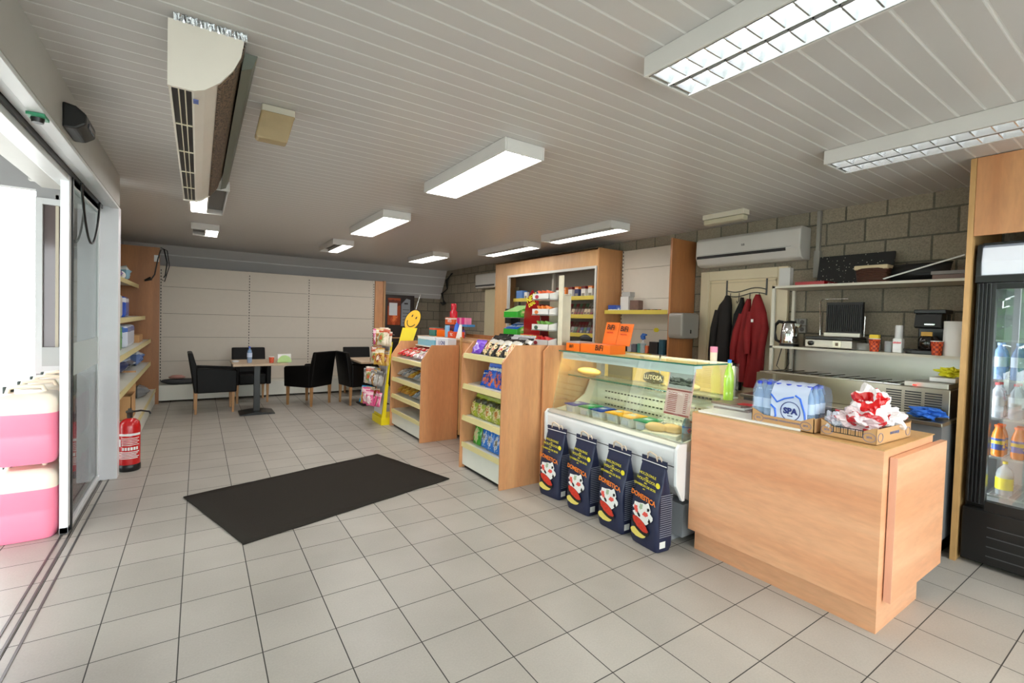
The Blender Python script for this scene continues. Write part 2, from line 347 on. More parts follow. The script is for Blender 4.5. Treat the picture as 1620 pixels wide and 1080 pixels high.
# ------------------------------------------------------------------ ceiling luminaires
EMIT = P('lit_tube', (255, 255, 255), 0.3, emit=(255, 251, 247), es=13.0)
UNLIT = P('unlit_reflector', (92, 88, 84), 0.35, 0.5)
LOUV = P('louvre_aluminium', (228, 232, 236), 0.2, 0.85)
HOUS = P('lamp_housing', (214, 210, 206), 0.35)
def luminaire(x, y, L, label, lit=(1, 1), louvre=False, w=0.30, hh=0.085):
    t = T('ceiling_light', label, 'ceiling light', (x, y, H), 0, 'fluorescent lights on the slatted ceiling')
    b = B(); z0, z1 = -hh, -0.001
    b.box(0, .014, 0, L, z0, z1).box(w - .014, w, 0, L, z0, z1).box(.014, w - .014, 0, .014, z0, z1).box(.014, w - .014, L - .014, L, z0, z1).box(.014, w - .014, .014, L - .014, -.012, -.002)
    b.box(w / 2 - .006, w / 2 + .006, .014, L - .014, z0 + .01, -.012)
    b.obj('housing', HOUS, t, bevel=0.003)
    for k in (0, 1):
        x0 = .016 + k * (w / 2 - .008); x1 = x0 + w / 2 - .024
        zz = z0 + .012 if not louvre else -.03
        if lit[k]: B().box(x0, x1, .016, L - .016, zz - .002, zz + .006).obj('lit_diffuser', EMIT, t)
        else: B().box(x0, x1, .016, L - .016, -.03, -.024).obj('unlit_reflector', UNLIT, t)
    if louvre:
        lv = B(); n = int(L / .075)
        for k in (0, 1):
            x0 = .016 + k * (w / 2 - .008); x1 = x0 + w / 2 - .024
            for i in range(n):
                yy = .03 + i * (L - .06) / (n - 1)
                lv.prism([(yy - .003, z0 + .004), (yy + .003, z0 + .004), (yy + .012, -.034), (yy - .012, -.034)], 'x', x0, x1)
            lv.prism([(x0, z0), (x0 + .004, z0), (x0 + .03, -.034), (x0, -.034)], 'y', .016, L - .016)
            lv.prism([(x1, z0), (x1 - .004, z0), (x1 - .03, -.034), (x1, -.034)], 'y', .016, L - .016)
        lv.obj('louvre', LOUV, t)
    return t
LU = [(.68, -1.845, 1.27, 'large louvred ceiling light cut off by the top edge, nearest the camera', (1, 1), True),
      (2.365, -1.82, 1.27, 'long louvred ceiling light in front of the beech panel above the fridge', (1, 1), True),
      (.68, .515, 1.26, 'fully lit white box ceiling light hanging alone in the middle of the ceiling', (1, 1), False),
      (.72, 2.95, 1.35, 'fully lit ceiling light directly behind the middle one', (1, 1), False),
      (.755, 5.33, 1.0, 'ceiling light with only one tube lit, above the dining tables', (0, 1), False),
      (2.79, 1.74, 1.26, 'ceiling light with one lit tube above the front of the cigarette cabinet', (0, 1), False),
      (2.83, 3.46, 1.30, 'ceiling light with one lit tube above the far half of the cigarette cabinet', (0, 1), False),
      (2.35, 5.43, 1.15, 'small far ceiling light near the dark block corner', (1, 1), False),
      (-.93, 2.88, 1.26, 'ceiling light half hidden behind the end of the air curtain', (1, 0), False),
      (-.93, 5.36, .62, 'farthest left ceiling light, its right half lit', (0, 1), False),
      (.68, -3.9, 1.27, 'unseen ceiling light added behind the camera', (1, 1), False), (2.365, -3.9, 1.27, 'unseen ceiling light added behind the camera near the fridge side', (1, 1), False)]  # last two are unseen lamps, added behind the camera to light the foreground
for a in LU: luminaire(*a[:4], lit=a[4], louvre=a[5])
# air curtain
t = T('air_curtain', 'long cream air curtain with black grille slots under the ceiling by the door', 'air curtain', (0, 0, 0))
IV = P('ivory_casing', (236, 228, 216), 0.35)
arc = [(-.70, 2.548)] + [(-.94 + .245 * math.cos(a) ** .9 if math.cos(a) > 0 else -.94, 2.545 - .232 * math.sin(a)) for a in [i * PI / 2 / 10 for i in range(1, 7)]]
sec = [(-.945, 2.55), (-.70, 2.55), (-.715, 2.49), (-.74, 2.435), (-.785, 2.37), (-.83, 2.33), (-.865, 2.314), (-.872, 2.314), (-.872, 2.33), (-.937, 2.33), (-.937, 2.314), (-.945, 2.314)]
B().prism(sec, 'y', .31, 2.56).obj('casing', IV, t)
B().prism([(-.947, 2.556), (-.70, 2.556), (-.71, 2.49), (-.735, 2.43), (-.78, 2.365), (-.83, 2.322), (-.865, 2.308), (-.947, 2.308)], 'y', .30, .315).obj('end_cap', IV, t)
B().prism([(-.947, 2.556), (-.70, 2.556), (-.71, 2.49), (-.735, 2.43), (-.78, 2.365), (-.83, 2.322), (-.865, 2.308), (-.947, 2.308)], 'y', 2.55, 2.565).obj('end_cap', IV, t)
B().box(-.936, -.873, .33, 2.54, 2.316, 2.329).obj('outlet_slot', BLACK, t)
b = B()
for k in range(2): b.box(-.916 + k * .021, -.912 + k * .021, .33, 2.54, 2.311, 2.317)
for k in range(4): b.box(-.936, -.873, .75 + k * .45, .757 + k * .45, 2.311, 2.316)
b.obj('outlet_fins', P('fin_cream', (226, 216, 190), 0.3), t)
def meshmat():
    m, n, l, bs = newmat('brown_perforated_mesh')
    tc = nd(n, 'ShaderNodeTexCoord'); vo = nd(n, 'ShaderNodeTexVoronoi', i_Scale=90.0); l.new(tc.outputs['Object'], vo.inputs['Vector'])
    cr = nd(n, 'ShaderNodeValToRGB'); cr.color_ramp.elements[0].color = col((20, 16, 12)); cr.color_ramp.elements[1].color = col((120, 98, 78)); cr.color_ramp.elements[0].position = .3; cr.color_ramp.elements[1].position = .6
    l.new(vo.outputs['Distance'], cr.inputs[0]); l.new(cr.outputs[0], bs.inputs['Base Color']); bs.inputs['Roughness'].default_value = .6
    return m
B().prism([(-.698, 2.55), (-.694, 2.55), (-.730, 2.435), (-.776, 2.365), (-.787, 2.366), (-.738, 2.437)], 'y', .33, 2.54).obj('intake_mesh', meshmat(), t)
B().prism([(-.69, 2.5795), (-.64, 2.5795), (-.66, 2.52), (-.70, 2.50)], 'y', .45, 2.9).obj('mounting_rail', P('green_grey_rail', (112, 116, 106), 0.5), t)
b = B(); ns = 26
for i in range(ns):
    x0 = -.93 + i * .24 / ns; b.quad((x0, .285 + .01 * (i % 2), 2.579), (x0 + .24 / ns, .285 + .01 * ((i + 1) % 2), 2.579), (x0 + .24 / ns, .30, 2.553), (x0, .30 + .006 * (i % 3), 2.553))
b.box(-.93, -.69, .30, .45, 2.556, 2.579)
b.obj('foil_tape', P('crumpled_foil', (205, 206, 208), 0.22, 1.0, bump=1.0, bscale=70), t)
B().box(-.8, -.772, .299, .3025, 2.318, 2.334).obj('maker_badge', P('badge_blue', (96, 110, 170), 0.4), t) if False else B().box(-.868, -.85, .40, .44, 2.309, 2.3135).obj('maker_badge', P('badge_blue', (96, 110, 170), 0.4), t)
# emergency lights
t = T('emergency_light', 'yellowed emergency light box on the ceiling beside the air curtain', 'emergency light', (-.50, .98, H))
B().box(-.075, .085, -.03, .05, -.05, -.001).obj('mounting_box', P('yellow_white', (206, 198, 180), 0.4), t, bevel=.004)
B().prism([(-.08, -.045), (.085, -.045), (.075, -.07), (.045, -.195), (-.095, -.195), (-.105, -.18)], 'y', -.06, .02).obj('diffuser', P('aged_diffuser', (166, 144, 108), 0.25, var=.12, scale=30), t, bevel=.008)
t = T('emergency_light', 'slim cream emergency light on the ceiling above the kitchen doorway', 'emergency light', (3.33, .55, H))
B().box(0, .10, 0, .44, -.05, -.001).obj('mounting_box', P('cream_box', (214, 206, 188), 0.4), t, bevel=.004)
B().box(.005, .095, .01, .43, -.10, -.052).obj('diffuser', P('cream_diffuser', (200, 192, 166), 0.3), t, bevel=.01)

# ------------------------------------------------------------------ jerrycans outside
def pinkmat():
    m, n, l, b = newmat('pink_fluid_plastic')
    tc = nd(n, 'ShaderNodeTexCoord'); sp = nd(n, 'ShaderNodeSeparateXYZ'); l.new(tc.outputs['Generated'], sp.inputs[0])
    cr = nd(n, 'ShaderNodeValToRGB'); e = cr.color_ramp.elements; e[0].position = 0.715; e[0].color = col((252, 140, 168)); e[1].position = 0.725; e[1].color = col((253, 234, 216))
    l.new(sp.outputs['Z'], cr.inputs[0]); l.new(cr.outputs[0], b.inputs['Base Color']); b.inputs['Roughness'].default_value = .35
    b.inputs['Transmission Weight'].default_value = 0.0; b.inputs['Subsurface Weight'].default_value = 0.35; b.inputs['Subsurface Radius'].default_value = (.12, .06, .06); b.inputs['Subsurface Scale'].default_value = 0.3
    return m
PINK = pinkmat()
def jerry():
    t = T('jerrycan', '', 'jerrycan', (0, 0, 0))
    w, dp, h = .30, .28, .44
    b = B(); N = 28; prof = [(.90, 0), (.97, .02), (1, .06), (1, .17), (.985, .18), (1, .19), (1, .31), (1, .35), (.96, .39), (.80, .425), (.55, .435)]
    v = []; f = []
    for s, z in prof:
        for k in range(N):
            a = 2 * PI * k / N; ca, sa = math.cos(a), math.sin(a); e = 0.38
            x = math.copysign(abs(ca) ** e, ca) * w / 2 * s; y = math.copysign(abs(sa) ** e, sa) * dp / 2 * (s if s > .9 else 1 - (1 - s) * .8)
            v.append((x, y, z * h / .435))
    for i in range(len(prof) - 1):
        for k in range(N): f.append((i * N + k, i * N + (k + 1) % N, (i + 1) * N + (k + 1) % N, (i + 1) * N + k))
    b.add(v, f, 0, None, True); b.add(v[:N], [tuple(range(N - 1, -1, -1))]); b.add(v[-N:], [tuple(range(N))])
    b.obj('can_body', PINK, t)
    B().tube([(-.10, 0, .42), (-.09, 0, .468), (-.02, 0, .475), (.06, 0, .472), (.08, 0, .42)], .014, 8).obj('handle', P('cream_plastic', (244, 226, 205), .4), t)
    B().lathe([(.026, .43), (.026, .468), (.022, .474)], 14, (-.10, .03, 0)).obj('cap', P('black_green_cap', (20, 34, 30), .4), t)
    return t
j0 = jerry(); rows = ['nearest the camera', 'second row from the camera', 'third row from the camera', 'farthest from the camera']
first = True
for r in range(4):
    for k, lev in enumerate(('bottom', 'top')):
        lab = 'pink jerrycan on the %s layer outside the door, %s' % (lev, rows[r]); loc = (-1.72, 2.28 + r * .29, .002 + k * .476)
        if first: j0.location = loc; j0['label'] = lab; j0['group'] = 'stacked pink jerrycans'; first = False
        else: dup(j0, loc, 0, lab, 'stacked pink jerrycans')

# fire extinguisher
t = T('fire_extinguisher', 'red fire extinguisher with a black foot standing behind the white column', 'fire extinguisher', (-1.345, 3.57, 0))
B().lathe([(.078, .05), (.078, .40), (.07, .44), (.045, .465), (.02, .475)], 24).obj('cylinder_body', RED, t)
B().lathe([(.072, 0), (.081, .01), (.081, .06), (.076, .065)], 24).obj('foot_ring', BLACK, t)
B().lathe([(.02, .475), (.022, .52), (.03, .525), (.03, .54), (.015, .545)], 14).box(-.012, .012, -.02, .02, .54, .56).obj('valve', P('brass_valve', (70, 66, 60), .4, .6), t)
B().box(-.01, .01, -.02, .11, .555, .565, M=Matrix.Rotation(-.9, 4, 'Z') @ Matrix.Rotation(.35, 4, 'X')).obj('trigger_handle', BLACK, t)
B().tube([(.01, 0, .53), (.08, -.02, .54), (.14, -.04, .53), (.15, -.05, .51)], .008, 8).obj('hose', BLACK, t)
b = B()
n = 14
for z0, z1 in ((.10, .34),):
    v = []; 
    for i in range(n + 1):
        a = math.radians(-150 + 120 * i / n); v += [(.0795 * math.cos(a), .0795 * math.sin(a), z0), (.0795 * math.cos(a), .0795 * math.sin(a), z1)]
    b.add(v, [(2 * i, 2 * i + 2, 2 * i + 3, 2 * i + 1) for i in range(n)], 0, None, True)
def labmat():
    m, n, l, bs = newmat('red_instruction_label')
    tc = nd(n, 'ShaderNodeTexCoord'); br = nd(n, 'ShaderNodeTexBrick', i_Scale=1.0, i_Mortar_Size=.06, i_Brick_Width=.22, i_Row_Height=.11)
    mp = nd(n, 'ShaderNodeMapping'); mp.inputs['Rotation'].default_value = (PI / 2, 0, 0); l.new(tc.outputs['Generated'], mp.inputs[0]); l.new(mp.outputs[0], br.inputs['Vector'])
    nn = nd(n, 'ShaderNodeTexNoise', i_Scale=14.0); l.new(tc.outputs['Generated'], nn.inputs['Vector'])
    gt = nd(n, 'ShaderNodeMath', operation='GREATER_THAN', i_1=.52); l.new(nn.outputs['Fac'], gt.inputs[0])
    mu = nd(n, 'ShaderNodeMath', operation='MULTIPLY'); l.new(gt.outputs[0], mu.inputs[0]); 
    iv = nd(n, 'ShaderNodeMath', operation='SUBTRACT', i_0=1.0); l.new(br.outputs['Fac'], iv.inputs[1]); l.new(iv.outputs[0], mu.inputs[1])
    mx = nd(n, 'ShaderNodeMix', data_type='RGBA'); l.new(mu.outputs[0], mx.inputs[0]); mx.inputs[6].default_value = col((196, 20, 24)); mx.inputs[7].default_value = col((235, 230, 225)); l.new(mx.outputs[2], bs.inputs['Base Color'])
    return m
b = B()
def arcstrip(a0, a1, z0, z1, r_=.0800):
    v = []
    for i in range(9):
        a = math.radians(a0 + (a1 - a0) * i / 8); v += [(r_ * math.cos(a), r_ * math.sin(a), z0), (r_ * math.cos(a), r_ * math.sin(a), z1)]
    b.add(v, [(2 * i, 2 * i + 2, 2 * i + 3, 2 * i + 1) for i in range(8)], 0, None, True)
arcstrip(-165, -20, .325, .345); arcstrip(-160, -135, .23, .295)
for q in range(5): arcstrip(-128, -30 - 12 * (q % 2), .30 - q * .015, .305 - q * .015)
for q in range(6): arcstrip(-125 + q * 15, -114 + q * 15, .195, .222)
for q in range(5): arcstrip(-160 + 6 * (q % 2), -30 - 9 * (q % 3), .175 - q * .014, .182 - q * .014)
b.obj('instruction_print', INKW, t)
B().box(-.075, .05, -.0815, -.0795, .335, .355, M=Matrix.Rotation(0, 4, 'Z')).obj('white_band', INKW, t) if False else None

# ------------------------------------------------------------------ floor mat
b = B(); NX, NY = 10, 6
p00, p10, p01, p11 = Vector((-.596, 1.435)), Vector((1.051, 1.919)), Vector((-.926, 2.546)), Vector((.729, 2.996))
v = []
for i in range(NX * 2 + 1):
    for j in range(NY * 2 + 1):
        u, w = i / (2 * NX), j / (2 * NY)
        p = (p00 * (1 - u) + p10 * u) * (1 - w) + (p01 * (1 - u) + p11 * u) * w
        e = 0.012 * nz(u * 6, 3 + w * .2) * (1 if j in (0, 2 * NY) else 0)
        v.append((p.x, p.y + e, .010 + .006 * max(0, nz(u * 7, w * 5, 2))))
M_ = 2 * NY + 1
b.add(v, [(i * M_ + j, (i + 1) * M_ + j, (i + 1) * M_ + j + 1, i * M_ + j + 1) for i in range(2 * NX) for j in range(2 * NY)], 0, None, True)
o = b.obj('floor_mat', P('charcoal_carpet', (52, 48, 44), .95, var=.35, scale=200, bump=.9, bscale=260, spec=.1)); md = o.modifiers.new('t', 'SOLIDIFY'); md.thickness = .009; md.offset = -1
tag(o, 'dark charcoal entrance mat lying askew on the floor tiles', 'floor mat')

# ------------------------------------------------------------------ back wall shelving (empty panels)
def dots(b, x, y, z0, z1, ax='y', w=.012):
    z = z0
    while z < z1:
        if ax == 'y': b.box(x - w / 2, x + w / 2, y - .003, y, z, z + .025, 1)
        else: b.box(x - .003, x, y - w / 2, y + w / 2, z, z + .025, 1)
        z += .05
t = T('wall_shelving', 'long empty cream panel shelving across the far end of the room', 'shelving', (0, 7.8, 0))
xs = [-1.35, -.10, .88, 2.10]
for i in range(3):
    b = B(); zs = [.27, .62, 1.02, 1.41, 1.85, 2.19]
    for k in range(5): b.box(xs[i] + .02, xs[i + 1] - .02, 0, .02, zs[k] + .003, zs[k + 1] - .003)
    b.box(xs[i] + .02, xs[i + 1] - .02, .012, .03, .27, 2.19, 1)
    b.obj('back_panel', [PANEL, P('panel_gap', (120, 112, 100), .7)], t)
for x in xs:
    b = B(); b.box(x - .02, x + .02, -.004, .03, 0, 2.19); dots(b, x, -.004, .1, 2.15)
    b.obj('upright', [PANEL, INK], t)
B().box(-1.35, 2.10, -.40, 0, .24, .27).box(-1.35, 2.10, -.40, -.385, .03, .24).obj('base_shelf', SHELFW, t)
B().box(2.12, 2.145, -.10, .03, 0, 2.19).obj('end_panel', BEECH_L, t) if False else B().box(2.125, 2.29, -.03, .03, 0, 2.19).obj('end_panel', BEECH_V, t)
B().box(2.29, 2.33, -.06, .05, 0, 2.20).obj('end_board', OAK_M, t)
tag(B().lathe([(0, 0), (.10, .0), (.16, .03), (.17, .06), (.15, .075), (0, .08)], 18, sx=1.7, sy=.8).obj('grey_cushion', P('grey_fabric', (66, 68, 72), .8), loc=(-1.05, 7.55, .27)), 'rolled grey cushion on the base shelf of the far wall', 'cushion')
tag(B().lathe([(0, 0), (.07, .01), (.09, .03), (.05, .06), (0, .065)], 14, sx=1.3, sy=.7).obj('pink_cloth', P('pink_fabric', (190, 140, 130), .8, bump=.5, bscale=20), loc=(-1.12, 7.55, .352)), 'small pink cloth lying on the grey cushion', 'cloth')

# ------------------------------------------------------------------ left wall shelving
t = T('wall_shelving', 'brown and cream wall shelving stocked with paper goods along the left side', 'shelving', (0, 0, 0))
B().box(-1.82, -1.34, 7.27, 7.295, 0, 2.42).obj('end_panel', OAK_D, t)
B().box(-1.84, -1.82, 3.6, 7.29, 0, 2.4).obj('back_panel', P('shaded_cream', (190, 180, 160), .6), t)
LS = [(1.83, -1.60), (1.36, -1.52), (1.01, -1.45), (.66, -1.45)]
for z, xf in LS:
    s = B().box(-1.82, xf, 3.62, 7.26, z - .02, z).obj('shelf', SHELFW, t)
    B().box(xf, xf + .012, 3.62, 7.26, z - .05, z + .005).obj('price_strip', SHELFY, s)
s = B().box(-1.82, -1.385, 3.8, 7.26, .21, .24).box(-1.40, -1.385, 3.8, 7.26, .02, .21).obj('base_shelf', SHELFW, t)
B().box(-1.385, -1.375, 3.8, 7.26, .20, .245).obj('price_strip', SHELFY, s)
B().box(-1.41, -1.35, 7.262, 7.27, 2.20, 2.30).obj('socket_plate', WHITE, t)
pts = [(-1.44, 7.25, 1.93), (-1.40, 7.25, 2.0), (-1.36, 7.24, 2.25), (-1.33, 7.24, 2.38), (-1.29, 7.25, 2.40), (-1.25, 7.25, 2.2), (-1.27, 7.25, 2.0), (-1.29, 7.25, 1.96)]
tag(B().tube(pts, .009, 6).tube([(-1.52, 7.25, 1.90), (-1.44, 7.25, 1.94)], [.012, .03], 8).tube([(-1.33, 7.25, 2.42), (-1.25, 7.25, 2.38), (-1.22, 7.25, 2.15), (-1.28, 7.25, 1.9), (-1.31, 7.25, 1.93)], .006, 6).obj('extension_cable', BLACK), 'tangled black cable hanging at the top corner of the left shelving', 'cable')
def pillow(w, h, d, seed=0, n=8, crimp=True, mats=None, top=.03):
    """a filled film bag standing on its lower edge, facing -y; origin at its base"""
    b = B(); NZ = 12; v = []; f = []
    for side in (-1, 1):
        for j in range(NZ + 1):
            tz = j / NZ
            for i in range(n + 1):
                tx = i / n
                th = (math.sin(PI * tx) ** .6) * (math.sin(PI * min(1, max(0, (tz * 1.04 - .02)))) ** .55 if 0 < tz < 1 else 0)
                pinch = 1 - .07 * math.sin(PI * tz) + .03 * nz(tz * 5, seed, side)
                x = (tx - .5) * w * pinch; y = side * d / 2 * th * (1 + .5 * nz(tx * 4 + seed, tz * 5, side * 3)) 
                z = tz * h + .006 * nz(tx * 6, seed * 2, tz * 3)
                v.append((x, y, max(0, z)))
    o = (NZ + 1) * (n + 1)
    for j in range(NZ):
        for i in range(n):
            a = j * (n + 1) + i
            f.append((a, a + 1, a + n + 2, a + n + 1)); f.append((o + a + 1, o + a, o + a + n + 1, o + a + n + 2))
    b.add(v, f, 0, None, True)
    if crimp:
        for zz, s in ((h, 1), (0, 1)):
            pass
        vs = []
        for i in range(2 * n + 1): vs += [((i / (2 * n) - .5) * w, .003 * (-1) ** i, h - .001), ((i / (2 * n) - .5) * w, .003 * (-1) ** i, h + top)]
        b.add(vs, [(2 * i, 2 * i + 2, 2 * i + 3, 2 * i + 1) for i in range(2 * n)], 0)
    return b
def put(o, x, y, z, rz=0, tilt=0, label=None, cat=None, group=None):
    o.location = (x, y, z); o.rotation_euler = (tilt, 0, rz)
    if label: tag(o, label, cat, group)
    return o
RZ = -PI / 2
def roll(loc, label):
    t = T('toilet_roll', label, 'toilet roll', loc)
    M = Matrix.Rotation(PI / 2, 4, 'X')
    B().lathe([(.02, 0), (.055, 0), (.055, .10), (.02, .10), (.02, 0)], 18, M=M).obj('paper', INKW, t); B().lathe([(.019, .001), (.0195, .099)], 12, M=M).obj('core', CARDB, t)
roll((-1.66, 5.9, 1.886), 'loose white toilet roll lying on the top left shelf')
def goods(name, w, d, h, mat, x, y, z, label, cat, rz=0.0, bev=.012, group=None, kind=None):
    o = B().box(-w / 2, w / 2, -d / 2, d / 2, 0, h).obj(name, mat, bevel=bev); o.location = (x, y, z + .001); o.rotation_euler = (0, 0, rz); tag(o, label, cat, group); return o
put(pillow(.45, .20, .20, 3, crimp=False).obj('napkin_pack', art('tissue_blue', (150, 200, 225), (230, 240, 245), (225, 235, 245), (90, 150, 210), seed=2)), -1.71, 6.35, 1.832, .4 + PI / 2, 0, 'soft light blue tissue pack on the top left shelf', 'tissue pack')
put(pillow(.22, .12, .16, 5, crimp=False).obj('napkin_pack', art('tissue_purple', (120, 80, 160), (170, 140, 200), (90, 60, 130), seed=3)), -1.69, 5.55, 1.832, .3 + PI / 2, 0, 'small purple napkin pack in front on the top left shelf', 'napkin pack')
goods('paper_towel_pack', .20, .40, .26, art('red_dot_pack', (230, 225, 222), (240, 238, 236), (205, 30, 40), (205, 30, 40), seed=1), -1.66, 4.95, 1.36, 'white kitchen roll pack with red dots on the second left shelf', 'paper pack', bev=.03)
goods('diaper_pack', .20, .34, .25, art('blue_white_pack', (30, 80, 190), (220, 225, 235), (240, 240, 245), (30, 80, 190), seed=4), -1.66, 5.6, 1.36, 'royal blue and white pack on the second left shelf', 'paper pack', bev=.03)
goods('paper_pack', .22, .25, .25, art('deep_blue_pack', (30, 50, 140), (30, 60, 160), (60, 80, 170), seed=6), -1.62, 4.05, 1.01, 'navy blue pack at the near end of the third left shelf', 'paper pack', bev=.03)
goods('paper_pack', .22, .30, .27, art('green_pack', (30, 150, 70), (40, 170, 90), (200, 220, 200), seed=7), -1.62, 4.5, 1.01, 'bright green pack beside the navy one on the third left shelf', 'paper pack', bev=.03)
goods('tissue_pack', .22, .75, .26, art('white_blue_pack', (205, 215, 235), (70, 110, 190), (60, 100, 180), (230, 235, 240), seed=8), -1.62, 5.45, 1.01, 'long white and blue tissue pack on the third left shelf', 'paper pack', bev=.04)
goods('cardboard_tray', .24, .5, .10, CARDB, -1.62, 6.5, 1.01, 'flat cardboard tray at the far end of the third left shelf', 'box', bev=.003)
put(pillow(.9, .2, .22, 9, crimp=False).obj('cleaning_cloth_pack', art('navy_soft', (60, 70, 110), (150, 170, 200), (40, 50, 80), (180, 190, 210), seed=9)), -1.65, 6.0, .661, PI / 2, 0, 'soft dark blue pack on the fourth left shelf', 'pack')
put(pillow(.4, .22, .2, 4, crimp=False).obj('tissue_pack', art('sky_soft', (120, 150, 210), (210, 220, 235), (80, 110, 180), seed=11)), -1.6, 6.85, .661, PI / 2 + .2, 0, 'light blue soft pack at the far end of the fourth left shelf', 'pack')
goods('yellow_carton', .08, .07, .09, P('mustard_card', (225, 180, 70), .6), -1.52, 4.0, .66, 'little yellow carton at the near end of the fourth left shelf', 'carton', bev=.002)
for (w, d_, h_, x, y, lab) in ((.34, .42, .26, -1.61, 4.95, 'open brown cardboard box on the base shelf behind the extinguisher'), (.3, .4, .36, -1.64, 5.55, 'taller brown cardboard box behind the open one on the left base shelf')):
    tt = T('cardboard_box', lab, 'cardboard box', (x, y, .241)); b = B()
    b.box(-w / 2, w / 2, -d_ / 2, -d_ / 2 + .006, 0, h_).box(-w / 2, w / 2, d_ / 2 - .006, d_ / 2, 0, h_).box(-w / 2, -w / 2 + .006, -d_ / 2, d_ / 2, 0, h_).box(w / 2 - .006, w / 2, -d_ / 2, d_ / 2, 0, h_).box(-w / 2, w / 2, -d_ / 2, d_ / 2, 0, .006)
    b.obj('box_body', CARDB, tt); B().box(-w / 2, w / 2, -.001, .09, 0, .004, M=Matrix.Translation((0, d_ / 2, h_)) @ Matrix.Rotation(1.0, 4, 'X')).obj('box_flap', CARDB, tt)
put(pillow(.34, .16, .22, 12, crimp=False).obj('wrapped_bundle', P('grey_film', (140, 142, 146), .25, .2, bump=.8, bscale=30)), -1.52, 6.5, .241, PI / 2, 0, 'grey plastic wrapped bundle on the left base shelf', 'bundle')

# ------------------------------------------------------------------ dining corner
LEGW = wood('chair_leg_wood', (170, 120, 66), (196, 146, 88), (20, 20, 2))
def armchair():
    t = T('armchair', '', 'armchair', (0, 0, 0))
    w, dp = .50, .50      # faces +x; back at -x
    B().box(-.23, .25, -.20, .20, .30, .47).obj('seat', LEATHER, t, bevel=.025)
    b = B(); b.prism([(-.25, .30), (-.18, .30), (-.20, .60), (-.27, .87), (-.33, .87), (-.29, .60)], 'y', -.245, .245)
    b.obj('backrest', LEATHER, t, bevel=.015)
    for s in (-1, 1):
        y0, y1 = (.19, .26) if s > 0 else (-.26, -.19)
        B().prism([(-.22, .30), (.26, .30), (.27, .60), (.25, .625), (-.23, .66)], 'y', y0, y1).obj('armrest', LEATHER, t, bevel=.015)
    for x in (-.23, .22):
        for y in (-.215, .215):
            b = B(); m = .020
            b.add([(x - m, y - m, .305), (x + m, y - m, .305), (x + m, y + m, .305), (x - m, y + m, .305), (x - .013, y - .013, 0), (x + .013, y - .013, 0), (x + .013, y + .013, 0), (x - .013, y + .013, 0)], [(0, 1, 2, 3), (7, 6, 5, 4), (0, 4, 5, 1), (1, 5, 6, 2), (2, 6, 7, 3), (3, 7, 4, 0)])
            b.obj('leg', LEGW, t)
    return t
c0 = armchair()
CH = [((-.64, 6.36, 0), 0.03, 'black leather armchair seen in profile left of the laid table'),
      ((-.12, 7.06, 0), -PI / 2 + .05, 'black leather armchair behind the laid table, facing the camera'),
      ((.66, 6.42, 0), math.atan2(.30, -.25), 'black leather armchair turned away right of the laid table'),
      ((1.40, 6.19, 0), .14, 'black leather armchair left of the bare table'),
      ((1.66, 7.06, 0), -PI / 2, 'black leather armchair behind the bare table')]
for i, (l_, r_, lab) in enumerate(CH):
    if i == 0: c0.location = l_; c0.rotation_euler = (0, 0, r_); c0['label'] = lab; c0['group'] = 'black armchairs'
    else: dup(c0, l_, r_, lab, 'black armchairs')
def table(x0, x1, y0, y1, label, cx, cy):
    t = T('bistro_table', label, 'table', (cx, cy, 0))
    B().box(x0 - cx, x1 - cx, y0 - cy, y1 - cy, .72, .75).obj('table_top', wood('table_top_wood', (176, 150, 120), (200, 176, 146), (6, 1, 1)), t, bevel=.004)
    B().box(-.04, .04, -.04, .04, .03, .72).obj('pedestal', BLACK, t, bevel=.004)
    B().prism([(-.22, 0), (.22, 0), (.22, .012), (.05, .035), (-.05, .035), (-.22, .012)], 'y', -.2, .2).obj('foot', BLACK, t)
table(-.45, .23, 5.56, 6.36, 'square wooden bistro table with a napkin holder and bottle on it', -.13, 5.95)
table(1.24, 1.92, 5.50, 6.40, 'bare bistro table partly hidden by the sweets stand', 1.58, 6.0)
def bottle(loc, h, r, liquid, capm, label, cat='bottle', group=None, lab=None, name='bottle', neck=.35, n=14, sy=1, zl=(.35, .62), rz=0):
    t = T(name, label, cat, loc, rz, group)
    p = [(r * .8, 0), (r, .01), (r, h * .30), (r * .95, h * .34), (r, h * .38), (r, h * .62), (r * .8, h * .76), (r * neck, h * .88), (r * neck, h * .94)]
    B().lathe(p, n, sy=sy).obj('bottle_body', liquid, t)
    B().lathe([(r * neck * 1.15, h * .93), (r * neck * 1.15, h * .995), (r * neck, h)], 10, sy=sy).obj('cap', capm, t)
    if lab: B().lathe([(r * 1.012, h * zl[0]), (r * 1.012, h * zl[1])], n, sy=sy).obj('bottle_label', lab, t)
    return t
CLEARB = clear('clear_blue_pet', (150, 185, 225), .45, .08); CLEARW = clear('clear_pet', (215, 222, 226), .32, .06)
bottle((-.24, 5.78, .75), .23, .032, CLEARB, P('blue_cap', (30, 70, 190), .4), 'small clear water bottle on the laid dining table', lab=P('pale_label', (190, 205, 230), .5))
def cup(loc, label, r=.036, h=.085, mat=None):
    t = T('paper_cup', label, 'cup', loc)
    B().lathe([(r * .75, 0), (r, h), (r * .93, h), (r * .7, .004)], 16).obj('cup_body', mat or CUPM, t); B().lathe([(r * 1.0, h - .003), (r * 1.05, h), (r, h + .003)], 16).obj('rim', INKW, t)
def checkm(name, a, b_, sc):
    m, n, l, bs = newmat(name)
    tc = nd(n, 'ShaderNodeTexCoord'); ck = nd(n, 'ShaderNodeTexChecker', i_Scale=sc); ck.inputs['Color1'].default_value = col(a); ck.inputs['Color2'].default_value = col(b_)
    l.new(tc.outputs['Object'], ck.inputs['Vector']); l.new(ck.outputs[0], bs.inputs['Base Color']); MATS[name] = m; return m
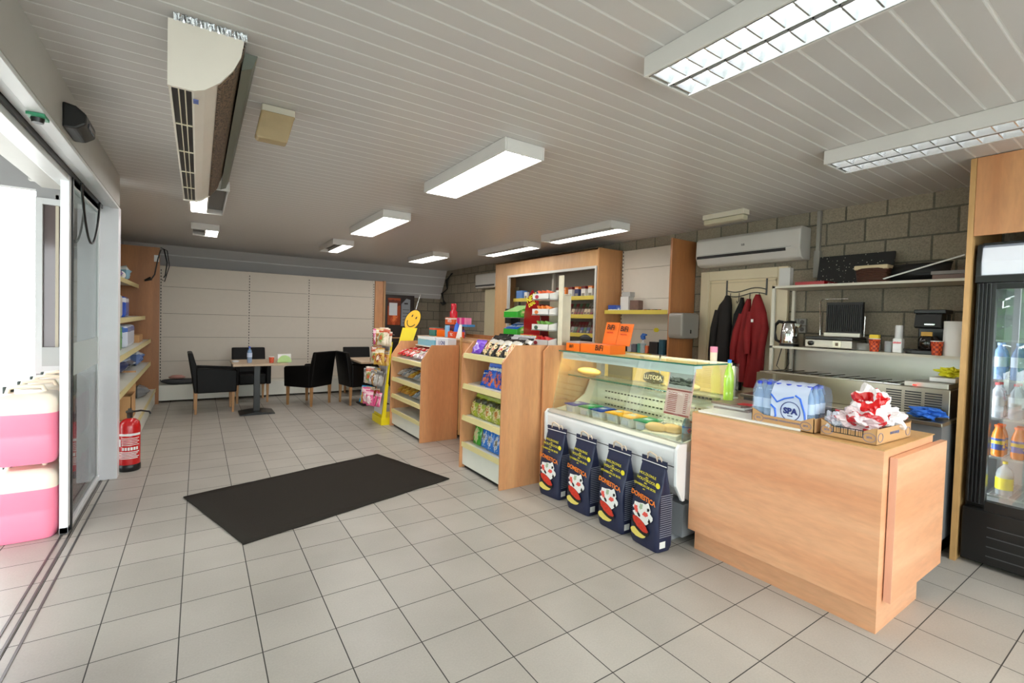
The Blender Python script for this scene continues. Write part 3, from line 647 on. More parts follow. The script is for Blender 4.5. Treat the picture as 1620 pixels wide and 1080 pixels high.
CUPM = checkm('orange_check', (222, 92, 40), (150, 40, 26), 60)
cup((.03, 5.72, .75), 'orange checked paper cup on the laid dining table')
t = T('napkin_holder', 'green and white checked napkin holder on the laid dining table', 'napkin holder', (.20, 5.75, .75), 0)
GC = checkm('green_check', (120, 190, 50), (220, 235, 190), 80)
hp = [(.095 * math.cos(a), .105 * math.sin(a)) for a in [i * PI / 12 for i in range(13)]]
B().prism(hp, 'y', -.03, -.026).prism(hp, 'y', .026, .03).box(-.095, .095, -.03, .03, 0, .004).obj('holder', GC, t)
B().box(-.09, .085, -.024, .024, .005, .12).obj('napkins', INKW, t)
tag(B().lathe([(.04, 0), (.05, .02), (.042, .02), (.035, .005), (0, .005)], 14).obj('ashtray', P('glass_white', (215, 218, 222), .2), loc=(-.40, 5.95, .75)), 'small pale ashtray at the left edge of the laid table', 'ashtray')

# vending machine + far corner
t = T('vending_machine', 'dark brown hot drinks vending machine beside the far shelving', 'vending machine', (2.34, 7.75, 0))
VD = P('vending_brown', (30, 20, 18), .4)
B().box(0, .62, 0, .6, .02, 1.93).obj('cabinet', VD, t, bevel=.01)
B().box(.04, .31, -.012, 0, 1.30, 1.86).obj('picture_panel', art('drink_poster', (150, 60, 26), (90, 30, 16), (190, 80, 40), (225, 120, 60), seed=5, blobz=.25), t)
B().box(.07, .24, -.016, -.012, 1.50, 1.76).obj('white_notice', P('notice_white', (205, 208, 210), .6), t)
B().prism([(.33, 1.28), (.52, 1.28), (.52, 1.84), (.44, 1.86), (.33, 1.74)], 'y', -.016, 0).obj('control_panel', P('grey_control', (128, 132, 138), .4), t)
b = B()
for k in range(5): b.box(.36, .50, -.020, -.016, 1.34 + k * .07, 1.35 + k * .07)
b.box(.39, .47, -.020, -.016, 1.74, 1.77); b.obj('selection_button', INK, t)
B().box(0, .34, -.02, 0, 1.02, 1.04).obj('shelf_lip', OAK_M, t)
B().box(.06, .54, -.012, 0, .25, .95).obj('service_door', P('vending_black', (14, 12, 12), .3), t)
t = T('air_conditioner', 'far wall air conditioner partly hidden behind the cigarette cabinet', 'air conditioner', (3.935, 5.72, 2.09))
B().box(-.19, 0, 0, .80, 0, .28).obj('casing', P('shaded_white', (190, 188, 182), .4), t, bevel=.03)
B().box(-.195, -.19, .03, .77, .03, .06).obj('air_slot', DARK, t)
d2 = struct('door_2', B().box(3.88, 3.935, 5.15, 6.33, 0, 2.07), P('far_cream_door', (200, 190, 158), .5))
B().tube([(3.85, 6.25, 1.0), (3.87, 6.25, 1.0)], .02).tube([(3.85, 6.25, 1.0), (3.85, 6.15, 1.0)], .01).obj('door_handle', CHROME, d2)
b = B()
for k in range(3):
    pts = [(3.90, 7.95 - k * .03, 2.5), (3.86, 8.05 + .05 * k, 2.35), (3.88, 8.1, 2.15), (3.84, 8.25 + .04 * k, 2.05), (3.88, 8.3, 1.9), (3.88, 8.15 + .06 * k, 1.82), (3.88, 8.32, 1.78 + .03 * k), (3.88, 8.45, 1.85)]
    b.tube(pts, .011, 6)
tag(b.obj('cable_bundle', BLACK), 'bundle of black cables hanging down the dark block corner', 'cable')

# ------------------------------------------------------------------ gondola shelves
def gondola(x0, x1, y0, y1, h, hf, shelves, zb, label, far=False):
    t = T('gondola_shelf', label, 'shelf unit', (0, 0, 0))
    prof = [(x0, 0), (x1, 0), (x1, h), (x0 + .125, h), (x0, hf)]
    for y in (y0, y1 - .02): B().prism(prof, 'y', y, y + .02).obj('side_panel', BEECH_V, t, bevel=.002)
    B().box(x1 - .02, x1 - .005, y0 + .02, y1 - .02, .02, h - .02).obj('back_panel', OAK_M, t)
    for z in shelves:
        s = B().prism([(x0 + .03, z - .025), (x1 - .03, z + .03), (x1 - .03, z + .045), (x0 + .03, z - .008)], 'y', y0 + .022, y1 - .022).obj('shelf', SHELFW, t)
        B().prism([(x0 + .005, z - .045), (x0 + .012, z), (x0 + .03, z + .004), (x0 + .03, z - .04)], 'y', y0 + .022, y1 - .022).obj('price_strip', SHELFY, s)
    s = B().box(x0 + .02, x1 - .03, y0 + .022, y1 - .022, zb - .02, zb).box(x0 + .025, x0 + .04, y0 + .022, y1 - .022, .035, zb - .02).obj('base_shelf', SHELFW, t)
    B().box(x0 + .012, x0 + .024, y0 + .022, y1 - .022, zb - .045, zb + .003).obj('price_strip', SHELFY, s)
    B().box(x0 + .05, x1 - .05, y0 + .03, y1 - .03, 0, .035).obj('plinth', BLACK, t)
    return t
gondola(1.29, 1.77, 3.22, 4.28, 1.145, .955, [.93, .66, .435], .235, 'far beech shelf unit of loose sweets with chamfered sides')
gondola(1.29, 1.76, 1.44, 2.21, 1.25, 1.10, [1.13, .83, .52], .255, 'near beech shelf unit filled with crisp bags')
# sloping ledge at the top of the far unit for the boxes
t = T('checkout_counter', 'long beech checkout counter running behind both shelf units', 'counter', (0, 0, 0))
B().box(1.80, 2.28, 1.42, 4.60, .09, 1.185).obj('counter_body', BEECH_V, t, bevel=.003)
B().box(1.84, 2.24, 1.46, 4.56, 0, .09).obj('plinth', BLACK, t)
B().box(1.79, 2.30, 1.42, 4.62, 1.185, 1.21).obj('counter_top', OAK_M, t, bevel=.002)
B().prism([(1.69, 0), (2.32, 0), (2.32, 1.25), (1.745, 1.25), (1.69, 1.20)], 'y', 1.385, 1.41).obj('end_panel', BEECH_V, t, bevel=.002)
B().box(1.775, 1.80, 3.195, 3.215, .05, 1.245).obj('corner_post', BEECH_L, t)
B().box(2.26, 2.28, 3.2, 4.0, 1.21, 1.26).obj('upstand', OAK_D, t)
# sweets in clear film: many small bags
def film(tint, a, nm): return clear(nm, tint, a, .12)
def lolly_bag(seed): return pillow(.11, .15, .05, seed)
SW = {}
def sweet(kind, seed):
    key = (kind, seed % 3)
    if key not in SW:
        cols = {'red': ((190, 40, 45), (150, 20, 25), (225, 200, 190)), 'silver': ((175, 170, 165), (120, 116, 112), (230, 225, 220)), 'mauve': ((170, 150, 160), (120, 110, 120), (230, 190, 190)), 'orange': ((196, 140, 50), (160, 90, 30), (230, 200, 90)), 'bluegrey': ((140, 150, 160), (90, 100, 120), (210, 220, 230)), 'purple': ((80, 50, 130), (60, 30, 110), (150, 120, 190)), 'pink': ((222, 90, 140), (240, 200, 210), (250, 240, 235)), 'gold': ((205, 160, 70), (225, 210, 180), (150, 60, 40)), 'cyan': ((40, 140, 190), (200, 220, 230), (240, 180, 50)), 'multi': ((214, 196, 170), (190, 90, 60), (120, 150, 80))}[kind]
        m = art('sweet_%s_%d' % (kind, seed % 3), cols[0], cols[1], cols[2], seed=seed % 3 * 3.3, rough=.12, ns=12.0)
        SW[key] = lolly_bag(seed % 3 * 2.1).obj('sweet_bag', m); first = True
        return SW[key], True
    return SW[key], False
def sweetbag(kind, seed, x, y, z, rz, tilt, label, group, s=1.0):
    o, new = sweet(kind, seed)
    if not new: o = o.copy(); C.objects.link(o)
    o.scale = (s, s, s); put(o, x, y, z, rz, tilt, label, 'sweet bag', group); return o
ordn = ['nearest the camera', 'second from the near end', 'third from the near end', 'fourth from the near end', 'fifth from the near end', 'sixth from the near end', 'seventh from the near end', 'eighth from the near end']
def lay_row(kinds, zb, name, tilt=-1.15):
    n = len(kinds); w = 1.0 / n
    for i, k in enumerate(kinds):
        y = 3.30 + w * (i + .45)
        sweetbag(k, i, 1.37, y, zb + .035, RZ + random.uniform(-.25, .25), tilt, '%s sweet bag, front of %s of far unit, %s' % (k if k != 'bluegrey' else 'blue grey', name, ordn[i]), 'sweet bags on the far unit', 1.15)
        sweetbag(k, i + 1, 1.52, y + .03, zb + .055, RZ + random.uniform(-.3, .3), tilt, '%s sweet bag, back of %s of far unit, %s' % (k if k != 'bluegrey' else 'blue grey', name, ordn[i]), 'sweet bags on the far unit', 1.15)
lay_row(['silver', 'mauve', 'silver', 'red', 'red', 'red', 'red'], .93, 'top shelf')
lay_row(['mauve', 'silver', 'bluegrey', 'orange', 'silver', 'bluegrey', 'silver'], .66, 'middle shelf')
lay_row(['bluegrey', 'silver', 'bluegrey', 'orange', 'orange', 'orange', 'orange'], .435, 'lower shelf')
for i in range(3): sweetbag('purple', i, 1.45 + .05 * i, 3.38 + .12 * i, .28, RZ + .3 * i, -1.2, 'purple sweet bag on the base shelf of the far unit, ' + ordn[i], 'sweet bags on the far unit', 1.3)
# boxes behind the top shelf
def carton(x, y, z, w, d_, h_, mat, label, rz=0, cat='box', txt=None, tm=None, ts=.05, name='carton', parts=None):
    """w along y, d along x; front faces -x"""
    t = T(name, label, cat, (x, y, z), rz)
    B().box(-d_ / 2, d_ / 2, -w / 2, w / 2, 0, h_).obj('box_body', mat, t, bevel=.002)
    if txt: text(txt, ts, tm or INK, t, (-d_ / 2 - .0015, 0, h_ / 2), FX, bold=.0008)
    return t
led = B().box(1.62, 1.75, 3.25, 4.25, 1.085, 1.10).obj('top_ledge', SHELFW); led.parent = [o for o in C.objects if o.name.startswith('gondola_shelf')][0]
carton(1.69, 3.93, 1.10, .56, .11, .115, art('cyan_box', (120, 190, 215), (230, 240, 245), (40, 150, 175), (20, 90, 140), bandz=(.7, 1.2), seed=1), 'light blue patterned box on top of the far unit')
carton(1.69, 3.43, 1.10, .36, .11, .12, P('white_card', (222, 224, 230), .5), 'white printed box on top of the far unit', txt='L·ONI', tm=INKB, ts=.07)
carton(2.0, 4.42, 1.211, .20, .14, .12, art('teal_box', (60, 140, 130), (235, 90, 60), (230, 230, 220), seed=2), 'teal and orange carton at the far end of the checkout counter')
carton(2.02, 4.18, 1.211, .18, .14, .09, ORANGE, 'orange carton tilted on the checkout counter behind the light blue box', rz=.3)
carton(1.96, 3.97, 1.211, .09, .03, .16, P('sky_card', (140, 195, 235), .5), 'sky blue upright card on the checkout counter')
carton(2.0, 3.78, 1.211, .22, .14, .08, P('red_orange_card', (226, 78, 40), .5), 'red orange carton behind the white printed box', txt='TIC', tm=INKW, ts=.05)
tag(B().lathe([(.05, 0), (.03, .09), (0, .13)], 4).obj('blue_cone_card', P('blue_card', (40, 100, 210), .5), loc=(2.02, 3.80, 1.292)), 'blue folded card on top of the red orange carton', 'card')
tag(B().prism([(-.08, 0), (.08, 0), (-.02, .18), (-.08, .18)], 'x', -.004, .004).obj('display_card', INKW, loc=(1.9, 3.50, 1.212)), 'blank white display card standing behind the white box', 'card')
carton(2.18, 4.20, 1.211, .34, .12, .17, art('dark_rack', (60, 30, 60), (120, 20, 40), (160, 150, 170), seed=8), 'dark rack of small flasks at the back of the checkout counter')
for i in range(7):
    bottle((2.10, 4.02 - i * .045, 1.211), .12, .016, P(['violet_flask', 'navy_flask'][i % 2], [(90, 60, 170), (30, 30, 90)][i % 2], .3), INK, '%s lip balm flask standing %s of the row' % (['violet', 'navy'][i % 2], ['at the far end', 'second', 'third', 'fourth', 'fifth', 'sixth', 'at the near end'][i]), 'flask', 'small flasks on the checkout counter', lab=P('pale_lab', (200, 200, 215), .5), name='flask', n=10)
carton(2.18, 4.24, 1.382, .30, .12, .10, art('orange_white_box', (235, 100, 40), (240, 230, 220), (240, 230, 220), seed=3), 'orange and white box on top of the dark flask rack', txt='HITS', ts=.06, tm=INKW)
carton(2.18, 3.88, 1.36, .36, .12, .03, P('blue_tray_card', (70, 140, 200), .5), 'flat blue tray lying next to the orange and white box')
for i in range(4): carton(2.17, 4.0 - i * .075, 1.391, .06, .08, .09, P(['magenta_pack', 'rose_pack'][i % 2], [(220, 40, 130), (235, 130, 170)][i % 2], .4), '%s pack in the row on the flat blue tray, %s' % (['magenta', 'rose'][i % 2], ['farthest', 'second farthest', 'third farthest', 'nearest'][i]), cat='pack')
tag(B().lathe([(.055, 0), (.055, .08), (.035, .1), (.04, .12), (.04, .19), (.03, .2)], 16).obj('red_jar', P('red_jar', (200, 20, 45), .2), loc=(2.18, 4.24, 1.483)), 'red glossy jar standing on top of the stack of boxes', 'jar')

# ------------------------------------------------------------------ sweets stand
t = ST = T('sweets_stand', 'yellow floor stand with hanging sweet bags beside the far shelf unit', 'display stand', (1.35, 4.52, 0))
YEL = P('stand_yellow', (240, 218, 20), .4)
B().box(-.16, .18, -.20, .20, 0, .10).obj('stand_base', YEL, t)
B().prism([(-.14, .10), (-.04, 1.12), (-.02, 1.12), (-.11, .10)], 'y', -.18, .18).prism([(-.15, .10), (-.11, .55), (-.07, .55), (-.10, .10)], 'y', -.20, -.18).obj('stand_panel', [YEL], t)
B().prism([(-.145, .14), (-.045, 1.10), (-.04, 1.10), (-.14, .14)], 'y', -.15, .17).obj('white_face', P('white_face', (228, 228, 232), .4), t)
B().prism([(-.10, 0), (.08, 0), (.16, .26), (-.04, .26)], 'y', -.004, .004, M=Matrix.Translation((.16, -.17, 1.06)) @ Matrix.Rotation(-.5, 4, 'Z')).obj('header_card', YEL, t)
sm = Matrix.Translation((.25, -.19, 1.43)) @ Matrix.Rotation(-.5 + PI / 2, 4, 'Z')
b = B(); N = 28
b.prism([(.095 * math.cos(2 * PI * k / N), .15 * math.sin(2 * PI * k / N)) for k in range(N)], 'x', 0, .006, M=sm @ Matrix.Rotation(.5, 4, 'X'))
hd = b.obj('round_header', [P('smile_yellow', (245, 190, 30), .4)], t)
sm2 = sm @ Matrix.Rotation(.5, 4, 'X')
b = B(); b.tube([(-.003, .06 * math.cos(a), .09 * math.sin(a) - .01) for a in [PI + .3 + i * (PI - .6) / 10 for i in range(11)]], .005, 6, M=sm2)
for s in (-.03, .03): b.prism([(s + .008 * math.cos(2 * PI * k / 10), .05 + .02 * math.sin(2 * PI * k / 10)) for k in range(10)], 'x', -.004, 0, M=sm2)
b.tube([(.0, .097 * math.cos(2 * PI * k / N), .152 * math.sin(2 * PI * k / N)) for k in range(N + 1)], .004, 5, M=sm2)
b.obj('printed_face', INK, hd)
B().tube([(.30, -.05, .9), (.33, -.08, 1.55), (.40, -.08, 1.8)], .006, 6).obj('header_wire', CHROME, t)
tiers = [(1.06, -.05, ['multi', 'gold', 'pink', 'multi', 'gold'], 'top tier'), (.80, -.09, ['gold', 'red', 'multi', 'red', 'gold'], 'second tier'), (.52, -.13, ['silver', 'gold', 'silver', 'multi', 'silver'], 'third tier'), (.25, -.18, ['pink', 'multi', 'pink', 'gold', 'cyan'], 'bottom tier')]
for z, x, ks, nm in tiers:
    B().tube([(x + .06, -.15, z + .16), (x - .08, -.15, z + .17)], .003, 5).tube([(x + .06, .12, z + .16), (x - .08, .12, z + .17)], .003, 5).obj('hook', CHROME, t)
    for i, k in enumerate(ks):
        for q in range(3):
            sweetbag(k, i + q, 1.35 + x - .03 - .045 * q, 4.52 - .16 + i * .08, z + .01 * q, RZ + random.uniform(-.2, .9), random.uniform(-.35, .1), '%s sweet bag, %s row of stand\'s %s, %s' % ({'multi': 'mixed colour', 'gold': 'golden'}.get(k, k), ['rear', 'middle', 'front'][q], nm, ordn[i]), 'sweet bags hanging on the stand', 1.2 + random.uniform(-.15, .15))

# ------------------------------------------------------------------ near unit goods
def crisps(mat, w, h_, d_, seed): return pillow(w, h_, d_, seed).obj('crisp_bag', mat)
BK = art('crisps_black', (26, 24, 24), (200, 196, 185), (225, 200, 150), (190, 60, 40), bandz=(.5, .72), seed=1, blobz=.3, ns=8.0)
BL = art('crisps_blue', (20, 90, 205), (235, 240, 245), (225, 110, 60), (30, 60, 150), bandz=(.72, .84), seed=3, blobz=.35, ns=8.0)
GY = art('crisps_olive', (150, 160, 30), (60, 66, 40), (222, 208, 150), (190, 120, 50), bandz=(.6, .82), seed=4, blobz=.35, ns=8.0)
GN = art('crisps_green', (60, 150, 40), (235, 235, 220), (190, 205, 150), (225, 190, 150), bandz=(.74, .9), seed=5, ns=8.0)
BS = art('crisps_small_blue', (30, 110, 200), (230, 235, 240), (190, 205, 225), (120, 110, 90), bandz=(.76, .9), seed=6, ns=8.0)
PU = art('purple_bag', (110, 60, 190), (150, 110, 220), (190, 170, 230), seed=7)
def row(mat, ys, x, z, w, h_, d_, tilt, what, where, grp):
    base = None
    for i, y in enumerate(ys):
        o = crisps(mat, w, h_, d_, i * 1.7 + w) if i < 2 else base.copy()
        if i >= 2: C.objects.link(o)
        if i == 0: base = o
        put(o, x + random.uniform(-.01, .01), y, z, RZ + random.uniform(-.15, .15), tilt, '%s, %s, %s' % (what, where, ordn[i]), 'crisp bag', grp)
row(BK, [1.53, 1.66, 1.79, 1.92], 1.37, 1.133, .17, .22, .06, -.75, 'black crisp bag', 'front row of near unit\'s top shelf', 'black crisp bags')
row(BK, [1.55, 1.70, 1.85, 2.0], 1.53, 1.165, .18, .17, .06, -.6, 'black crisp bag', 'rear row of near unit\'s top shelf', 'black crisp bags')
put(crisps(PU, .15, .12, .08, 2), 1.37, 2.06, 1.133, RZ + .2, -.5, 'purple sweets bag at the far end of the near unit\'s top shelf', 'crisp bag')
carton(1.62, 2.0, 1.19, .22, .10, .07, P('pink_card', (225, 120, 200), .5), 'pink carton at the back of the near unit\'s top shelf', txt='M', tm=INKR, ts=.05)
row(BL, [1.60, 1.68, 1.80], 1.39, .832, .15, .20, .06, -.2, 'bright blue crisp bag', 'second shelf of the near unit', 'blue crisp bags')
put(crisps(BL, .15, .13, .07, 7), 1.42, 1.93, .835, RZ + .5, -.5, 'slumped blue crisp bag at the end of the second shelf', 'crisp bag')
row(GY, [1.53, 1.67, 1.82, 1.97, 2.10], 1.38, .522, .17, .19, .08, -.3, 'olive crisp bag', 'third shelf of the near unit', 'olive crisp bags')
row(BS, [1.52, 1.64, 1.76, 1.88], 1.38, .257, .13, .20, .045, -.15, 'small blue crisp bag', 'base shelf of the near unit', 'small blue crisp bags')
put(crisps(GN, .15, .21, .05, 9), 1.38, 2.02, .257, RZ, -.15, 'small green crisp bag at the far end of the base shelf', 'crisp bag')

# red snack display on the checkout counter
t = T('snack_display', 'tall red cardboard snack display on the checkout counter behind the near unit', 'display', (1.93, 1.94, 1.211))
RB = art('red_board', (150, 14, 20), (150, 14, 20), (70, 140, 110), (230, 235, 230), bandz=(2, 3), seed=12, blobz=.42)
B().prism([(-.15, 0), (.13, 0), (.13, .32), (.08, .48), (0, .57), (-.10, .46), (-.15, .36)], 'x', -.006, .006).obj('front_board', RB, t)
B().prism([(-.13, 0), (-.12, 0), (-.12, .42), (-.13, .36)], 'x', 0, .12).obj('side_board', P('red_board_side', (130, 12, 18), .5), t)
text('NEW', .075, INKY, t, (-.010, .0, .485), FX, name='lettering', tilt=.35, bold=.003)
text('DEAL', .05, INKY, t, (-.010, -.01, .425), FX, name='lettering', tilt=.35, bold=.002)
B().prism([(-.05, -.03), (.05, -.02), (.045, .04), (-.05, .03)], 'x', -.012, -.008, M=Matrix.Translation((0, -.04, .08))).obj('green_badge', P('badge_green', (40, 150, 70), .4), t)
for k, zz in enumerate((.36, .12)): B().lathe([(0, 0), (.02, 0)], 10, sx=0.01).obj('x', INKY, t) if False else B().prism([(.03 * math.cos(q * PI / 6), .018 * math.sin(q * PI / 6)) for q in range(12)], 'x', -.010, -.006, M=Matrix.Translation((0, -.07, zz - .02))).obj('price_badge', INKY, t)
GRB = art('green_carton', (50, 165, 50), (190, 220, 120), (120, 200, 90), (220, 230, 160), seed=2); BLB = art('blue_carton', (40, 100, 210), (210, 225, 240), (90, 150, 230), seed=4)
def openbox(x, y, z, w, d_, h_, m1, m2, label):
    t = T('open_carton', label, 'carton', (x, y, z))
    B().prism([(-d_ / 2, 0), (d_ / 2, 0), (d_ / 2, h_), (-d_ / 2, h_ * .45)], 'y', -w / 2, w / 2).obj('box_body', m1, t, bevel=.002)
    B().quad((-d_ / 2 - .001, -w / 2, h_ * .45 + .002), (-d_ / 2 - .001, w / 2, h_ * .45 + .002), (d_ / 2, w / 2, h_ + .002), (d_ / 2, -w / 2, h_ + .002)).obj('box_filling', m2, t)
rk = T('counter_rack', 'chrome wire rack holding green and blue cartons beside the red display', 'rack', (1.95, 2.20, 1.211))
B().box(-.11, .11, -.14, .14, .10, .104).box(-.11, .11, -.14, .14, .28, .284).obj('rack_tray', STEELW, rk)
for yy in (-.135, .135): B().box(.09, .10, yy - .004, yy + .004, 0, .46).obj('rack_post', BLACK, rk)
B().box(.0, .10, .16, .28, .22, .38).box(.04, .06, .20, .22, 0, .22).obj('card_terminal', BLACK, rk)
openbox(1.93, 2.20, 1.496, .26, .18, .13, GRB, P('lime_fill', (140, 205, 90), .5), 'green open carton on the upper tray of the chrome rack')
openbox(1.93, 2.20, 1.316, .26, .18, .13, GRB, BLB, 'green and blue open carton on the lower tray of the chrome rack')
TRW = P('tray_white', (225, 222, 218), .5)
pil = T('display_tower', 'white carton tower with four tiers of open snack trays on the checkout counter', 'display', (1.93, 1.62, 1.211))
B().box(-.03, -.02, -.205, -.14, 0, .68).box(.11, .12, -.14, .17, 0, .52).box(-.03, .12, -.145, -.14, 0, .5).obj('tower_back', P('tower_card', (222, 214, 190), .5, var=.12, scale=12), pil)
for k in range(4): B().box(-.11, .11, -.12, .17, .02 + k * .145, .024 + k * .145).obj('tier', TRW, pil)
tn = ['lowest', 'second lowest', 'second highest', 'highest']; tcol = [(220, 40, 40), (120, 170, 70), (236, 130, 40), (236, 110, 60)]
for k in range(4):
    tt = T('snack_tray', 'white open snack tray with %s sticks on the %s tier of the tower' % (['red', 'green', 'orange', 'coral'][k], tn[k]), 'tray', (1.90, 1.635, 1.236 + k * .145))
    B().box(-.09, -.086, -.13, .13, 0, .055).box(-.09, .09, -.13, .13, 0, .004).prism([(-.09, 0), (.09, 0), (.09, .09), (-.09, .05)], 'y', -.13, -.126).obj('tray_body', TRW, tt)
    b = B()
    for q in range(9): b.box(-.012, .012, -.06, .06, 0, .012, M=Matrix.Translation((-.02 + .01 * (q % 3), -.10 + q * .022, .04 + .012 * (q % 3))) @ Matrix.Rotation(1.3, 4, 'Z') @ Matrix.Rotation(.2, 4, 'X'))
    o = b.obj('snack_sticks', P('stick_%d' % k, tcol[k], .4), tt); o['kind'] = 'stuff'
    B().prism([(.028 * math.cos(q * PI / 8), .024 + .018 * math.sin(q * PI / 8)) for q in range(16)], 'x', -.094, -.0905, M=Matrix.Translation((0, .06, 0))).obj('tray_print', P('tray_ink_%d' % k, [(150, 30, 40), (70, 90, 70), (220, 120, 60), (170, 40, 60)][k], .5), tt)
for i, (yy, lab) in enumerate(((1.78, 'red foil pack in front of the red snack display'), (1.95, 'red foil pack beside the rear black crisps'), (2.1, 'wine red foil pack near the pink carton'))):
    put(pillow(.16, .10, .05, i).obj('foil_pack', art('foil_red', (190, 30, 40), (230, 200, 60), (240, 220, 200), seed=i)), 1.84, yy, 1.212, RZ, -.4, lab, 'foil pack')

# ------------------------------------------------------------------ refrigerated display case
t = T('display_case', 'white refrigerated glass display case between the shelf unit and the front counter', 'display case', (0, 0, 0))
CW = P('case_white', (232, 234, 236), 0.3, coat=.2)
CI = P('case_interior', (222, 222, 208), 0.35)
Y0, Y1 = -.035, 1.365
B().prism([(1.80, .33), (2.32, .08), (2.42, .02), (2.42, .62), (1.78, .62), (1.745, .60), (1.735, .40)], 'y', Y0 + .02, Y1 - .02).obj('lower_body', CW, t)
B().prism([(1.725, .41), (1.735, .40), (1.775, .44), (1.775, .64), (1.73, .66), (1.715, .64)], 'y', Y0, Y1).obj('bumper', CW, t, bevel=.006)
B().prism([(1.715, .672), (1.75, .69), (1.80, .69), (1.80, .665), (1.73, .655)], 'y', Y0, Y1).obj('front_rail', P('rail_grey', (196, 198, 196), .35, .3), t)
B().box(1.718, 1.722, Y0, Y1, .535, .541).obj('trim_line', DARK, t)
B().box(1.80, 2.38, Y0 + .1, Y1 - .1, .0, .04).box(1.84, 2.38, Y0 + .03, Y1 - .03, .04, .26).obj('plinth', P('plinth_grey', (150, 152, 156), .5), t)
for y in (Y0 - .012, Y1 - .012): B().prism([(1.70, .66), (1.705, .42), (1.775, .31), (1.80, .31), (1.80, .685), (1.73, .69)], 'y', y, y + .024).obj('end_moulding', CW, t, bevel=.004)
B().box(1.80, 2.30, Y0 + .02, Y1 - .02, .62, .66).obj('deck', CI, t)
b = B(); b.prism([(2.30, .62), (2.42, .62), (2.42, .95), (2.26, .95), (2.26, .92), (2.29, .90)], 'y', Y0 + .02, Y1 - .02)
for k in range(3):
    for j in range(28): b.box(2.284, 2.2905, .12 + j * .04, .139 + j * .04, .71 + k * .06, .720 + k * .06, 1)
b.obj('inner_back', [CI, P('slot_dark', (60, 58, 50), .6)], t)
b = B()
for k in range(4): b.box(2.20 + .018 * k, 2.207 + .018 * k, .02, 1.33, .675, .68)
b.obj('air_return', P('grille_dark', (110, 106, 98), .5), t)
b = B(); b.box(2.20, 2.26, .02, 1.33, .93, .95); 
for j in range(40): b.box(2.195, 2.20, .05 + j * .032, .068 + j * .032, .932, .948, 1)
b.obj('air_outlet', [P('outlet_olive', (176, 172, 150), .5), DARK], t)
# curved inner end walls
for y, s in ((Y1 - .02, 1), (Y0 + .02, -1)):
    B().prism([(1.80, .66), (2.30, .66), (2.30, .95), (2.2, .93), (2.14, .80), (2.0, .72), (1.80, .69)], 'y', y - .012, y).obj('inner_cheek', CI, t)
B().prism([(1.772, .69), (1.778, .69), (1.873, 1.20), (1.867, 1.20)], 'y', Y0 + .01, Y1 - .01).obj('front_glass', GLASSC, t)
for y in (Y0 + .005, Y1 - .011): B().prism([(1.775, .69), (2.40, .69), (2.40, 1.20), (1.87, 1.20)], 'y', y, y + .006).obj('side_glass', GLASSC, t)
tg = B().box(1.845, 2.24, Y0 - .02, Y1 + .01, 1.20, 1.208).obj('top_glass', GLASSC, t)
B().box(1.840, 1.845, Y0 - .02, Y1 + .01, 1.199, 1.209).box(1.845, 2.24, Y0 - .024, Y0 - .02, 1.199, 1.209).obj('glass_edge', GEDGE, tg)
B().box(1.875, 1.895, Y0 + .01, Y1 - .01, 1.135, 1.198).box(1.895, 1.96, Y0 + .01, Y1 - .01, 1.175, 1.198).obj('light_housing', P('light_housing', (226, 234, 236), .3), t)
B().box(1.895, 1.93, Y0 + .05, Y1 - .05, 1.160, 1.174).obj('case_lamp', P('case_tube', (255, 250, 225), .3, emit=(255, 244, 205), es=22.0), t)
gs = B().box(1.93, 2.20, Y0 + .03, Y1 - .03, .985, .991).obj('glass_shelf', GLASSC, t)
B().box(1.926, 1.93, Y0 + .03, Y1 - .03, .984, .992).obj('glass_edge', GEDGE, gs)
for x in (.35, .85): pass
rb = B()
for y in (Y0 + .03, .665, Y1 - .05): rb.box(2.38, 2.40, y, y + .02, .95, 1.20)
rb.box(2.38, 2.40, Y0 + .03, Y1 - .03, 1.18, 1.20).obj('rear_frame', STEELW, t)
B().box(2.375, 2.38, .68, Y1 - .04, .96, 1.18).obj('sliding_panel', P('amber_panel', (212, 186, 120), .35), t)
B().box(2.375, 2.38, .02, .66, .96, 1.18).obj('sliding_panel', P('amber_panel', (212, 186, 120), .35), t)
bd = B().prism([(-.10, -.035), (-.06, -.05), (0, -.055), (.07, -.045), (.11, -.03), (.105, .02), (.07, .04), (0, .05), (-.06, .042), (-.105, .02)], 'x', 2.36, 2.365, M=Matrix.Translation((0, .726, 1.012))).obj('brand_plate', P('plate_brown', (74, 66, 50), .5), t)
text('LUTOSA', .052, P('plate_cream', (225, 215, 180), .5), t, (2.355, .726, 1.012), FX, bold=.001)
B().box(2.363, 2.366, .97, 1.27, .96, 1.10).obj('rear_mirror', P('smoky_panel', (110, 104, 84), .15), t)
tub = T('dip_tub', '', 'tub', (0, 0, 0))
def tubx(lidmat, y, x, label, rz):
    tt = T('salad_tub', label, 'tub', (x, y, .662), rz, 'plastic tubs on the case deck')
    B().prism([(-.075, 0), (.075, 0), (.085, .075), (-.085, .075)], 'y', -.055, .055).obj('tub_body', P('tub_white', (214, 214, 208), .3), tt, bevel=.006)
    B().box(-.092, .092, -.068, .068, .076, .086).box(-.08, .08, -.056, .056, .086, .089).obj('tub_lid', lidmat, tt, bevel=.003)
    B().box(-.03, .02, -.03, .03, .0895, .0905).obj('lid_print', P('lid_print', (200, 215, 220), .4), tt)
    B().box(-.0885, -.084, -.035, .035, .02, .055).obj('front_print', P('front_print', (190, 195, 205), .4), tt)
bpy.data.objects.remove(tub)
LB, LG, LY = P('lid_blue', (20, 60, 150), .3), P('lid_green', (10, 140, 80), .3), P('lid_yellow', (238, 180, 20), .3)
